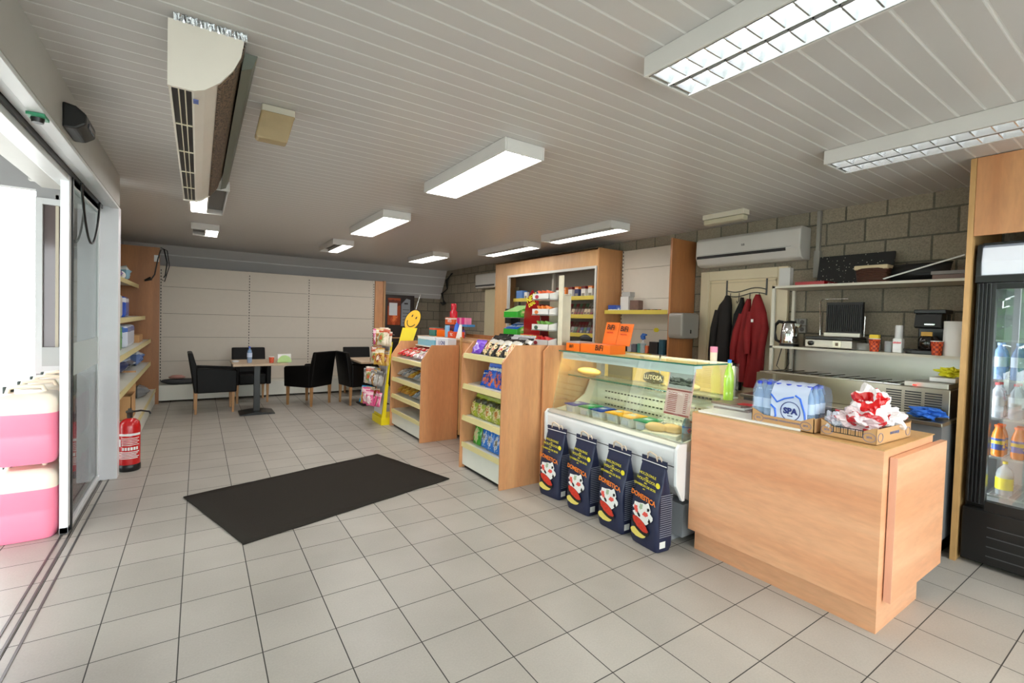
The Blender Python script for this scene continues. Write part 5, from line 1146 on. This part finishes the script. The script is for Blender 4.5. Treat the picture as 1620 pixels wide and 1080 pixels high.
LI = [(2.50, .06, .07, (110, 90, 80), 'low brown box'), (2.40, .09, .10, (120, 30, 40), 'maroon box'), (2.28, .10, .13, (40, 50, 110), 'navy box'), (2.16, .09, .13, (36, 34, 40), 'black box'), (2.05, .06, .09, (170, 168, 170), 'pale grey canister'), (1.97, .06, .10, (90, 90, 100), 'slate canister'), (1.89, .06, .11, (60, 130, 120), 'teal canister'), (1.78, .04, .09, (200, 100, 60), 'orange tube'), (1.68, .12, .14, (24, 24, 26), 'large black box'), (1.57, .06, .17, (30, 70, 84), 'dark teal box')]
for y, w, h_, c_, nm in LI: goods('small_box', .09, w, h_, P('li_' + nm.replace(' ', '_'), c_, .4, var=.3, scale=30), 3.52, y, 1.126, nm + ' in the row on the shelf behind the glass case', 'box', bev=.003, group='small goods on the lower right shelf')
t2 = bottle((3.47, 1.83, 1.126), .17, .03, CLEARW, P('spray_blue', (40, 90, 160), .4), 'clear spray bottle with a blue head behind the glass case', name='spray_bottle'); B().prism([(-.03, .165), (.02, .165), (.03, .20), (.0, .235), (-.05, .225), (-.05, .21), (-.02, .205)], 'x', -.014, .014).obj('spray_head', P('spray_blue', (40, 90, 160), .4), t2)
# towel dispenser on the side panel
t = T('towel_dispenser', 'grey rounded towel dispenser mounted on the orange wood side panel', 'dispenser', (3.62, 1.478, 1.32))
B().prism([(-.15, .03), (-.13, 0), (.13, 0), (.15, .03), (.155, .25), (.13, .285), (-.13, .285), (-.155, .26)], 'y', -.19, 0).obj('dispenser_body', P('dispenser_grey', (140, 134, 126), .35), t, bevel=.02)
b = B().lathe([(0, 0), (.006, 0), (.006, .004)], 10, (-.03, -.195, .13)); b.box(-.012, .004, -.196, -.19, .06, .10); b.obj('lock', CHROME, t)

# ------------------------------------------------------------------ air conditioner, kitchen door, coats
t = T('air_conditioner', 'large white wall air conditioner above the cream door', 'air conditioner', (3.935, .22, 2.12))
B().prism([(0, 0), (0, .31), (-.17, .31), (-.205, .28), (-.21, .10), (-.17, .02), (-.12, 0)], 'y', 0, 1.12).obj('casing', P('ac_white', (206, 202, 196), .3), t, bevel=.012)
B().box(-.212, -.206, .13, 1.10, .085, .115).obj('air_slot', BLACK, t); B().box(-.2125, -.208, .08, 1.08, .122, .124).obj('panel_line', P('ln', (120, 118, 114), .5), t)
text('LG', .028, P('logo_grey', (70, 70, 74), .4), t, (-.2125, .56, .19), FX, name='logo', bold=.001)
tag(B().box(3.89, 3.935, .12, .17, 1.95, 2.2).box(3.9, 3.935, .13, .16, 2.1, 2.57).obj('conduit', P('conduit_grey', (150, 146, 138), .5)), 'grey cable duct on the block wall beside the air conditioner', 'duct')
dm = P('kitchen_door_cream', (226, 210, 176), .45, var=.03)
d1 = struct('door_3', B().box(3.905, 3.938, .50, 1.27, .01, 1.975), dm)
fr = B(); fr.box(3.89, 3.939, 1.27, 1.375, 0, 2.08).box(3.89, 3.939, .395, .50, 0, 2.08).box(3.89, 3.939, .50, 1.27, 1.975, 2.08); fr.obj('door_frame', P('frame_cream', (222, 208, 178), .45), d1, bevel=.006)
fr = B(); fr.box(3.902, 3.906, 1.245, 1.262, .02, 1.96).box(3.902, 3.906, .51, .525, .02, 1.96).box(3.902, 3.906, .51, 1.262, 1.94, 1.955); fr.obj('door_moulding', P('frame_cream2', (210, 194, 160), .45), d1)
b = B(); n = 20
for dz in (0, -.05): b.tube([(3.895, .61 + .44 * i / n, 1.86 + dz + .02 * math.sin(i / n * 2 * PI)) for i in range(n + 1)], .005, 6)
for y in (.61, 1.05): b.box(3.897, 3.903, y - .008, y + .008, 1.80, 1.97)
for y in (1.0, .90, .78, .68): b.tube([(3.895, y, 1.83), (3.885, y, 1.74), (3.86, y, 1.72), (3.85, y, 1.745)], .004, 6)
tag(b.obj('coat_rack', P('wire_grey', (90, 90, 88), .35, .8)), 'wavy wire over-door coat rack on the cream door', 'coat rack')
def coat(prof, mat, loc, label, name, dep=.07):
    """prof: list of (z, half width, centre offset)"""
    b = B(); n = 18; v = []; f = []
    for j, (z, hw, c) in enumerate(prof):
        for k in range(n):
            a = 2 * PI * k / n; fold = 1 + .30 * math.sin(a * 6 + j * .35 + 2 * nz(j * .5, 3)) * min(1, j * .22)
            v.append((math.cos(a) * dep * fold * (.5 + .5 * min(1, hw / .1)), c + math.sin(a) * hw * (1 + .05 * math.sin(a * 3 + j)), z))
    for j in range(len(prof) - 1):
        for k in range(n): f.append((j * n + k, j * n + (k + 1) % n, (j + 1) * n + (k + 1) % n, (j + 1) * n + k))
    b.add(v, f, 0, None, True); b.add(v[:n], [tuple(range(n))]); b.add(v[-n:], [tuple(range(n - 1, -1, -1))])
    o = b.obj(name, mat, loc=loc); return tag(o, label, 'coat')
BC = P('black_cloth', (24, 17, 14), .85, var=.4, scale=8, bump=.4, bscale=30); RC = P('red_cloth', (134, 12, 16), .75, var=.2, scale=8, bump=.3, bscale=20)
def sleeve(par, pts, r_, mat): B().tube(pts, r_, 10).obj('sleeve', mat, par)
o = coat([(1.80, .015, -.03), (1.76, .035, -.03), (1.70, .065, -.01), (1.60, .085, .01), (1.45, .085, .01), (1.3, .09, .02), (1.15, .115, .03), (.98, .125, .03), (.84, .11, .0), (.72, .07, -.04), (.68, .03, -.06)], BC, (3.83, 1.02, 0), 'long black coat hanging left on the cream door', 'black_coat')
sleeve(o, [(-.02, .06, 1.64), (-.05, .085, 1.45), (-.06, .10, 1.2), (-.05, .11, 1.02)], [.04, .04, .036, .03], BC)
o = coat([(1.78, .012, .0), (1.72, .025, .0), (1.6, .05, .03), (1.3, .07, .05), (1.0, .08, .05), (.8, .06, .04)], P('black_jacket', (10, 10, 12), .8), (3.86, .845, 0), 'black jacket squeezed between the black and the red coats', 'black_jacket', .05)
o = coat([(1.76, .015, -.03), (1.70, .03, -.02), (1.58, .05, .0), (1.40, .07, .03), (1.18, .075, .04), (1.0, .06, .02), (.9, .05, .0)], RC, (3.81, .77, 0), 'dark red jacket hanging in the middle of the cream door', 'red_jacket', .055)
sleeve(o, [(-.01, .03, 1.60), (-.04, .07, 1.42), (-.045, .095, 1.25), (-.04, .10, 1.12)], [.034, .036, .034, .03], RC)
o = coat([(1.80, .015, .0), (1.75, .04, .0), (1.64, .075, -.01), (1.5, .09, -.02), (1.3, .075, -.01), (1.1, .08, .0), (.95, .085, .01), (.86, .08, .03)], RC, (3.79, .635, 0), 'bright red jacket hanging at the right of the cream door', 'red_jacket', .07)
sleeve(o, [(-.01, -.06, 1.62), (-.03, -.10, 1.46), (-.05, -.09, 1.3), (-.05, -.07, 1.15)], [.036, .038, .034, .03], RC); sleeve(o, [(-.02, .05, 1.62), (-.06, .06, 1.42), (-.065, .05, 1.2)], [.034, .036, .03], RC)
B().box(-.09, -.086, -.012, .012, 1.52, 1.55).obj('chest_badge', INKW, o)

# ------------------------------------------------------------------ kitchen shelf rack
t = T('kitchen_rack', 'white metal two tier rack along the block wall above the prep counter', 'rack', (0, 0, 0))
RKW = P('rack_white', (212, 206, 190), .4)
B().box(3.50, 3.90, -1.03, .34, 1.832, 1.852).obj('shelf', RKW, t); B().box(3.50, 3.90, -1.03, .34, 1.285, 1.305).obj('shelf', RKW, t)
for y in (.315,):
    for x in (3.50, 3.87): B().box(x, x + .025, y, y + .025, .90, 1.852).obj('post', RKW, t)
tag(B().box(3.92, 3.936, -1.03, .32, 1.0, 1.27).obj('splash_panel', STEELW), 'stainless steel splash panel below the lower kitchen shelf', 'panel')
Z1, Z2 = 1.306, 1.853
t = T('kettle', 'stainless steel kettle with a black handle at the left of the kitchen shelf', 'kettle', (3.62, .225, Z1), 0)
B().lathe([(.075, .02), (.078, .03), (.072, .12), (.060, .20), (.055, .21)], 22).obj('kettle_body', P('polished', (205, 205, 205), .12, 1.0), t)
B().lathe([(.082, 0), (.082, .02), (.076, .022)], 20).obj('kettle_base', BLACK, t); B().lathe([(.056, .21), (.05, .225), (.02, .232), (0, .232)], 18).obj('lid', BLACK, t)
B().tube([(0, .05, .215), (0, .10, .225), (0, .135, .19), (0, .14, .12), (0, .12, .05), (0, .075, .03)], [.014, .016, .015, .014, .013, .012], 10).obj('handle', BLACK, t)
B().prism([(-.09, .17), (-.05, .19), (-.05, .21), (-.10, .20)], 'x', -.02, .02).obj('spout', P('polished', (205, 205, 205), .12, 1.0), t)
t = T('panini_grill', 'open panini grill with a ribbed black lid on the kitchen shelf', 'grill', (3.60, -.15, Z1))
B().box(-.13, .15, -.19, .17, .01, .075).obj('grill_base', P('grill_steel', (150, 146, 138), .3, .9), t, bevel=.004)
B().box(-.13, .15, -.19, .17, .078, .10).obj('lower_plate', BLACK, t, bevel=.004)
b = B().box(.13, .16, -.16, .12, .13, .40)
for q in range(18): b.box(.122, .13, -.155 + q * .0152, -.149 + q * .0152, .15, .38)
b.obj('upper_plate', P('cast_black', (18, 17, 16), .5), t)
B().box(.12, .15, -.15, .13, .105, .135).obj('drip_lip', P('lip_steel', (200, 196, 180), .35, .6), t)
B().tube([(.12, .16, .11), (.11, .165, .41), (.10, .14, .43)], .006, 8).tube([(.12, -.18, .11), (.11, -.185, .28)], .006, 8).tube([(.12, .13, .43), (.12, -.05, .43)], .004, 6).obj('lift_handle', CHROME, t)
M = Matrix.Rotation(-PI / 2, 4, 'Y')
B().lathe([(.020, .13), (.020, .15), (.0, .15)], 14, M=Matrix.Translation((0, .12, .043)) @ M).obj('thermostat_knob', BLACK, t)
B().box(-.134, -.13, -.11, -.05, .02, .07).obj('switch_plate', P('lip_steel', (200, 196, 180), .35, .6), t); B().box(-.138, -.134, -.09, -.07, .03, .055).obj('rocker_switch', P('sw', (90, 60, 20), .3), t)
tt = T('plastic_tub', 'clear low plastic tub right of the panini grill', 'tub', (3.62, -.385, Z1))
B().prism([(-.05, 0), (.05, 0), (.06, .06), (-.06, .06)], 'y', -.08, .08).obj('tub_body', clear('tub_clear', (215, 212, 205), .4), tt); B().lathe([(.03, .005), (.035, .03), (0, .045)], 12, (0, .03, 0)).obj('contents', INKW, tt)
for dz, r in ((0, .038),): cup((3.52, -.475, Z1), 'orange checked paper cup holding yellow sachets on the kitchen shelf', .038, .10)
o = B().box(-.02, .02, -.03, .03, 0, .03).obj('yellow_sachet', P('sachet', (235, 200, 40), .4), loc=(3.52, -.475, Z1 + .102)); tag(o, 'yellow sachets sticking out of the left orange cup', 'sachet')
tt = T('wipes_bottle', 'white bottle with a red and white label on the kitchen shelf', 'bottle', (3.55, -.62, Z1)); B().box(-.03, .03, -.03, .03, 0, .11).obj('bottle_body', INKW, tt, bevel=.008); B().lathe([(.025, .11), (.024, .20), (.022, .21)], 14).obj('bottle_top', P('grey_white_top', (220, 220, 222), .4), tt)
B().box(-.0315, -.0305, -.026, .026, .02, .09).obj('bottle_label', art('redlab', (235, 232, 232), (200, 60, 70), (205, 90, 90), seed=3), tt)
tt = T('glass_tumbler', 'small clear glass next to the white bottle on the kitchen shelf', 'glass', (3.55, -.555, Z1)); B().lathe([(.022, 0), (.026, .085), (.024, .085), (.02, .004)], 14).obj('tumbler', CLEARW, tt)
t = T('coffee_maker', 'black filter coffee maker on the kitchen shelf', 'coffee maker', (3.62, -.795, Z1))
B().box(-.12, .10, -.085, .085, 0, .03).obj('base_plate', BLACK, t, bevel=.006); B().box(.02, .10, -.085, .085, .03, .30).obj('water_tank', BLACK, t, bevel=.008)
B().prism([(-.10, .20), (-.08, .30), (.02, .31), (.02, .19), (-.08, .19)], 'y', -.08, .08).obj('filter_head', BLACK, t, bevel=.008); B().box(-.06, .10, -.095, .095, .30, .33).obj('lid', BLACK, t, bevel=.006)
B().lathe([(.05, .032), (.062, .05), (.062, .11), (.05, .135)], 18, (-.05, 0, 0)).obj('coffee_jug', P('dark_glass', (22, 18, 16), .05), t); B().box(-.108, -.1, -.035, .03, .135, .165).obj('gold_label', P('gold_label', (150, 110, 40), .3, .5), t)
B().box(-.108, -.1, -.045, .015, .215, .225).obj('chrome_badge', CHROME, t)
tt = T('saucer', 'black dish left of the coffee maker', 'dish', (3.54, -.70, Z1)); B().lathe([(.03, 0), (.045, .035), (.04, .035), (.0, .01)], 16).obj('dish_body', BLACK, tt)
cup((3.50, -.862, Z1), 'orange checked paper cup beside the paper towel roll', .036, .10)
t = T('paper_towel_roll', 'tall white paper towel roll at the right end of the kitchen shelf', 'paper towel', (3.585, -1.0 + .02, Z1)) ; t.location = (3.56, -.942, Z1)
B().lathe([(.062, 0), (.062, .245), (.02, .245)], 24).obj('paper', INKW, t); B().lathe([(.02, .24), (.019, .2452)], 12).obj('core', CARDB, t)
t = T('wall_sockets', 'grey double sockets on the block wall behind the kettle', 'sockets', (3.935, .28, 1.43))
for k in range(4):
    yy, zz = (-.06 if k % 2 else .01), (k // 2) * .07
    s = B().box(-.03, 0, yy, yy + .065, zz, zz + .065).obj('socket', P('socket_grey', (150, 148, 142), .4), t, bevel=.004); B().lathe([(.02, .0305), (.017, .0305), (.017, .022)], 14, M=Matrix.Translation((0, yy + .0325, zz + .0325)) @ Matrix.Rotation(-PI / 2, 4, 'Y')).obj('socket_ring', P('ring_dark', (90, 88, 84), .5), s)
# top shelf goods
t = T('speckled_board', 'black speckled board leaning on the wall above the kitchen shelf', 'board', (3.78, -.20, Z2))
def speck():
    m, n, l, b = newmat('black_speckled'); tc = nd(n, 'ShaderNodeTexCoord'); vo = nd(n, 'ShaderNodeTexVoronoi', i_Scale=38.0); l.new(tc.outputs['Object'], vo.inputs['Vector'])
    lt = nd(n, 'ShaderNodeMath', operation='LESS_THAN', i_1=.16); l.new(vo.outputs['Distance'], lt.inputs[0]); mx = nd(n, 'ShaderNodeMix', data_type='RGBA'); l.new(lt.outputs[0], mx.inputs[0]); mx.inputs[6].default_value = col((16, 15, 14)); mx.inputs[7].default_value = col((190, 185, 170)); l.new(mx.outputs[2], b.inputs['Base Color']); return m
B().box(0, .02, -.28, .29, 0, .28, M=Matrix.Rotation(.2, 4, 'Y')).obj('board', speck(), t)
t = T('wicker_basket', 'small brown wicker basket with cream lining on the top kitchen shelf', 'basket', (3.60, -.42, Z2))
b = B()
for q in range(9):
    zz = .006 + q * .0125; s = 1 + .12 * q / 9; pts = []
    for k in range(25):
        a = 2 * PI * k / 24; ca, sa = math.cos(a), math.sin(a); pts.append((.07 * s * math.copysign(abs(ca) ** .5, ca), .10 * s * math.copysign(abs(sa) ** .5, sa), zz + .003 * math.sin(k * PI + q * PI)))
    b.tube(pts, .007, 5, cap=False)
b.box(-.06, .06, -.09, .09, 0, .004); b.obj('basket_weave', P('wicker', (74, 42, 28), .7, var=.3, scale=40), t)
b = B().prism([(-.082, .105), (-.078, .135), (.078, .135), (.082, .105), (.07, .10), (-.07, .10)], 'y', -.115, .115); b.obj('cloth_lining', P('lining', (214, 196, 160), .9, bump=.5, bscale=40), t, bevel=.008)
goods('red_flat_box', .28, .24, .028, art('redflat', (170, 24, 30), (130, 20, 26), (200, 180, 170), seed=2), 3.66, .03, Z2, 'flat red box with white lettering on the top kitchen shelf', 'box', bev=.002)
goods('white_carton', .06, .10, .17, P('wc', (205, 203, 198), .5), 3.62, .28, Z2, 'white upright carton at the left end of the top kitchen shelf', 'box', bev=.002)
goods('catalogue', .25, .22, .03, P('cat_brown', (110, 84, 74), .5, var=.3), 3.64, -.92, Z2, 'brown catalogue lying at the right end of the top shelf', 'book', bev=.002)
goods('catalogue', .24, .22, .025, P('cat_grey', (130, 124, 120), .5, var=.3), 3.64, -.91, Z2 + .032, 'grey catalogue on top of the brown one', 'book', bev=.002)
put(pillow(.42, .14, .2, 6, crimp=False).obj('black_pouch', P('black_nylon', (20, 19, 20), .6)), 3.66, -.68, Z2, RZ, 0, 'black soft pouch on the top kitchen shelf', 'pouch')
tag(B().tube([(3.54, -.50, Z2 + .02), (3.52, -.98, Z2 + .16)], .006, 8).obj('white_rod', INKW), 'thin white rod leaning over the catalogues', 'rod')

# prep counter and refrigerated topping unit
t = T('prep_counter', 'stainless steel prep counter under the kitchen shelves', 'counter', (0, 0, 0))
B().box(2.98, 3.90, -1.04, .30, .875, .90).obj('worktop', STEEL, t, bevel=.003)
B().box(3.02, 3.88, -1.03, .29, .12, .87).obj('cabinet_body', P('counter_grey', (140, 142, 146), .4, .5), t); B().box(3.06, 3.86, -1.0, .26, 0, .12).obj('plinth', BLACK, t)
t = T('topping_unit', 'long stainless steel topping cooler with louvred end on the prep counter', 'cooler', (0, 0, .901))
B().box(3.20, 3.58, -1.02, .26, 0, .19).obj('unit_body', STEEL, t, bevel=.004)
b = B()
for k in range(9):
    y0 = .20 - k * .105; b.box(3.24, 3.50, y0 - .095, y0 - .005, .188, .1925, 1); b.box(3.235, 3.505, y0 - .10, y0, .190, .196)
    b.tube([(3.26, y0 - .02, .197), (3.47, y0 - .08, .205)], .004, 5)
b.obj('pan_rails', [CHROME, BLACK], t)
B().box(3.24, 3.52, -1.0, -.76, .19, .225).obj('control_cover', STEELW, t, bevel=.004); B().lathe([(0, .20), (.012, .2), (.012, .207)], 10, (3.205, -.83, 0)).obj('red_lamp', P('lamp_red', (240, 30, 20), .3, emit=(255, 30, 20), es=2.0), t)
b = B()
for r in range(9):
    for c in range(3): b.box(3.196, 3.199, -.98 + c * .11, -.89 + c * .11, .015 + r * .017, .024 + r * .017)
b.obj('louvre_slots', DARK, t)
o = B().box(3.155, 3.199, .12, .26, .05, .18).obj('hinge_box', STEEL); 
o.location = (0, 0, .901); tag(o, 'small steel box at the left end of the topping cooler', 'box')
crump(21, .09, 1.0, 1.1, .4, P('cobalt_cloth', (40, 100, 190), .7), (3.07, -1.0 + .06, .901), 'bright blue cloth crumpled on the prep counter', 'blue_cloth')
bpy.data.objects['blue_cloth']['category'] = 'cloth'
crump(23, .06, 1.0, 1.1, .6, P('yellow_cloth', (225, 220, 40), .7), (3.42, -.96, 1.16), 'yellow cloth on the white tray beside the fridge panel', 'yellow_cloth'); bpy.data.objects['yellow_cloth']['category'] = 'cloth'
goods('white_tray', .16, .14, .03, INKW, 3.42, -.94, 1.128, 'white tray holding the yellow cloth on the topping cooler', 'tray', bev=.004)
tag(B().tube([(3.56, .26, 1.285), (3.56, .30, 1.12), (3.56, .24, 1.06), (3.56, .19, 1.15), (3.56, .20, 1.285)], .004, 6).obj('power_cable', BLACK), 'thin black cord looping below the kitchen shelf', 'cord')

# ------------------------------------------------------------------ fridge + beech housing
t = T('fridge_housing', 'tall light wood housing panel around and above the drinks fridge', 'panel', (0, 0, 0))
B().box(3.185, 3.9, -1.09, -1.062, 0, 2.575).obj('side_board', BEECH_L, t)
B().box(3.19, 3.21, -1.95, -1.092, 2.085, 2.575).obj('top_panel', BEECH_V, t)
B().box(3.185, 3.9, -1.98, -1.95, 0, 2.575).obj('side_board', BEECH_L, t)
FB = P('fridge_black', (14, 14, 15), .3)
t = T('drinks_fridge', 'tall black glass door drinks fridge with a lit white sign panel', 'fridge', (0, 0, 0))
fy0, fy1 = -1.86, -1.105
B().box(3.28, 3.86, fy1 - .03, fy1, .03, 2.04).box(3.28, 3.86, fy0, fy0 + .03, .03, 2.04).box(3.28, 3.86, fy0 + .03, fy1 - .03, 1.80, 2.04).box(3.28, 3.86, fy0 + .03, fy1 - .03, .03, .38).obj('outer_body', FB, t)
INW = P('fridge_lining', (205, 208, 212), .35)
B().box(3.82, 3.86, fy0 + .03, fy1 - .03, .38, 1.80).box(3.30, 3.82, fy1 - .04, fy1 - .03, .38, 1.8).box(3.30, 3.82, fy0 + .03, fy0 + .04, .38, 1.8).box(3.3, 3.82, fy0 + .04, fy1 - .04, .38, .40).obj('inner_lining', INW, t)
b = B().prism([(3.28, 1.83), (3.235, 1.84), (3.225, 1.92), (3.24, 2.01), (3.28, 2.03)], 'y', fy0, fy1 - .025)
b.obj('sign_panel', P('sign_white', (228, 232, 240), .15, emit=(225, 235, 250), es=.12), t)
B().prism([(3.28, 1.80), (3.22, 1.80), (3.215, 1.92), (3.23, 2.03), (3.28, 2.045)], 'y', fy1 - .025, fy1).prism([(3.28, 2.03), (3.23, 2.025), (3.23, 2.04), (3.28, 2.045)], 'y', fy0, fy1 - .025).box(3.215, 3.28, fy0, fy1, 1.79, 1.835).obj('sign_frame', FB, t, bevel=.003)
B().box(3.30, 3.315, fy1 - .075, fy1 - .055, .45, 1.75).obj('fridge_lamp', P('fridge_tube', (255, 255, 255), .3, emit=(245, 250, 255), es=9.0), t)
# door
D = B().box(3.22, 3.275, fy1 - .10, fy1 - .01, .40, 1.785).box(3.22, 3.275, fy0, fy0 + .06, .40, 1.785).box(3.22, 3.275, fy0 + .06, fy1 - .10, 1.75, 1.785).box(3.22, 3.275, fy0 + .06, fy1 - .10, .36, .42)
for k in range(4): D.prism([(3.222, fy1 - .03 - k * .018), (3.212, fy1 - .025 - k * .018), (3.212, fy1 - .018 - k * .018), (3.222, fy1 - .013 - k * .018)], 'z', .40, 1.785)
dr = D.obj('fridge_door', FB, t, bevel=.002)
B().box(3.246, 3.252, fy0 + .05, fy1 - .09, .41, 1.76).obj('door_glass', GLASSF, dr)
B().box(3.214, 3.28, fy0, fy1, .03, .36).obj('lower_grille', FB, t, bevel=.006)
b = B()
for k in range(4): b.box(3.2125, 3.216, fy0 + .03, fy1 - .12, .08 + k * .06, .086 + k * .06)
b.obj('grille_slots', P('slot_grey', (70, 70, 74), .4), t)
B().lathe([(0, 0), (.005, 0)], 8, sx=.01).obj('dummy', FB) if False else None
SZ = [1.43, 1.18, .935, .69, .445]
for k, z in enumerate(SZ):
    b = B(); b.box(3.305, 3.315, fy0 + .04, fy1 - .04, z - .008, z + .004).box(3.80, 3.81, fy0 + .04, fy1 - .04, z - .006, z)
    for q in range(22): b.box(3.31, 3.81, fy0 + .05 + q * .029, fy0 + .054 + q * .029, z - .004, z)
    b.obj('wire_shelf', P('wire_white', (225, 228, 230), .3), t)
LABW = P('label_pale', (205, 214, 232), .4); GREYL = P('label_greywhite', (200, 200, 205), .4)
CLB = clear('bottle_blue_tint', (150, 180, 225), .5, .08); CLG = clear('bottle_clear', (210, 215, 222), .45, .06)
def brow(y_list, z, h_, r, liq, capm, labm, what, shelf, grp, zl=(.35, .62), x=3.37):
    p = None
    for d_ in range(2):
        for i, y in enumerate(y_list):
            lab = '%s, %s row, fridge\'s %s shelf, %s' % (what, ['front', 'second'][d_], shelf, ['nearest the ribbed frame', 'second from the frame', 'third from the frame', 'fourth from the frame', 'fifth from the frame', 'sixth from the frame', 'seventh from the frame'][i])
            loc = (x + d_ * (2.2 * r), y, z + .001)
            if p is None: p = bottle(loc, h_, r, liq, capm, lab, 'bottle', grp, lab=labm, zl=zl, n=12, neck=.55 if 'orange' in what else .35)
            else: dup(p, loc, 0, lab)
yl = [-1.21 - i * .085 for i in range(7)]
brow(yl, 1.18, .235, .034, CLB, P('cap_pale_blue', (160, 190, 230), .4), LABW, 'blue tinted water bottle', 'second', 'water bottles in the fridge')
brow(yl, .935, .225, .034, CLG, P('cap_red', (200, 30, 40), .4), GREYL, 'clear bottle with a red cap', 'third', 'red capped bottles in the fridge')
brow([-1.225 - i * .09 for i in range(6)], .69, .20, .033, P('orange_drink', (236, 130, 40), .2, coat=.4), P('cap_orange', (244, 100, 30), .4), art('orange_label', (60, 90, 170), (220, 190, 60), (225, 190, 60), (230, 110, 50), seed=4, bandz=(.5, .8)), 'orange drink bottle', 'fourth', 'orange bottles in the fridge', (.22, .58))
bottle((3.39, -1.26, .446), .215, .042, CLG, P('cap_yellow', (235, 220, 50), .4), 'single bottle with a yellow label on the fridge\'s bottom shelf', lab=P('yellow_label', (232, 215, 40), .4), neck=.26, zl=(.18, .52))
# tree line outside, across the forecourt (seen mirrored in the fridge door)
def tree(x, y, h_, r, label, seed):
    t = T('tree', label, 'tree', (x, y, -.02)); B().tube([(0, 0, 0), (.1, .05, h_ * .4), (-.05, 0, h_ * .8)], [.18, .13, .05], 8).obj('trunk', P('bark', (84, 70, 56), .9), t)
    b = B(); rnd = random.Random(seed)
    for k in range(1100):
        a, u = rnd.uniform(0, 2 * PI), rnd.uniform(-1, 1); rr = r * rnd.uniform(.5, 1) ; s = rnd.uniform(.22, .42); cx, cy, cz = rr * math.cos(a) * math.sqrt(1 - u * u), rr * math.sin(a) * math.sqrt(1 - u * u), h_ * .62 + rr * u * 1.15
        R = Matrix.Translation((cx, cy, cz)) @ Matrix.Rotation(rnd.uniform(0, 6), 4, 'Z') @ Matrix.Rotation(rnd.uniform(0, 6), 4, 'X')
        b.add([(-s, 0, 0), (0, -s * .5, 0), (s, 0, 0), (0, s * .5, 0)], [(0, 1, 2, 3)], 0, R)
    b.obj('foliage', P('leaf_green', (70, 130, 40), .6, var=.5, scale=3), t)
for i, (x, y, h_, r) in enumerate(((-11, -5.2, 6, 2.6), (-10.5, 1.3, 5.4, 2.7), (-12, 7.6, 6, 2.6), (-14, 14.2, 7, 2.8))):
    tree(x, y, h_, r, 'leafy green tree across the forecourt, %s' % ['beyond the front windows', 'opposite the glass front', 'opposite the door', 'farthest from the front windows'][i], i)

# ------------------------------------------------------------------ light and camera
w = bpy.data.worlds.new('World'); bpy.context.scene.world = w; w.use_nodes = True
bg = w.node_tree.nodes['Background']; bg.inputs[0].default_value = (0.93, 0.97, 1.0, 1); bg.inputs[1].default_value = 5.0
sc = bpy.context.scene
cam = bpy.data.cameras.new('camera'); co = bpy.data.objects.new('camera', cam); C.objects.link(co); sc.camera = co
yaw, pitch, roll, fpx = .60622, .02718, .03055, 747.95
cy_, sy_, cp_, sp_, cr_, sr_ = math.cos(yaw), math.sin(yaw), math.cos(pitch), math.sin(pitch), math.cos(roll), math.sin(roll)
fw = Vector((sy_ * cp_, cy_ * cp_, -sp_)); ri = Vector((cy_, -sy_, 0)); up = ri.cross(fw)
R_ = ri * cr_ + up * sr_; U_ = -ri * sr_ + up * cr_
m = Matrix((R_, U_, -fw)).transposed().to_4x4(); m.translation = (-.8417, -1.9646, 1.4592); co.matrix_world = m
cam.sensor_width = 36; cam.lens = 36 * fpx / 1620; cam.shift_x = -(832.13 - 810) / 1620; cam.shift_y = -(540 - 528.48) / 1620; cam.clip_start = .02
vs = sc.view_settings; vs.view_transform = 'Standard'; vs.look = 'None'; vs.gamma = 1; vs.use_curve_mapping = False; vs.exposure = 0.70
sc.cycles.max_bounces = 10; sc.cycles.transparent_max_bounces = 16; sc.cycles.use_denoising = True; sc.cycles.sample_clamp_indirect = 6.0
sc.cycles.caustics_reflective = False; sc.cycles.caustics_refractive = False
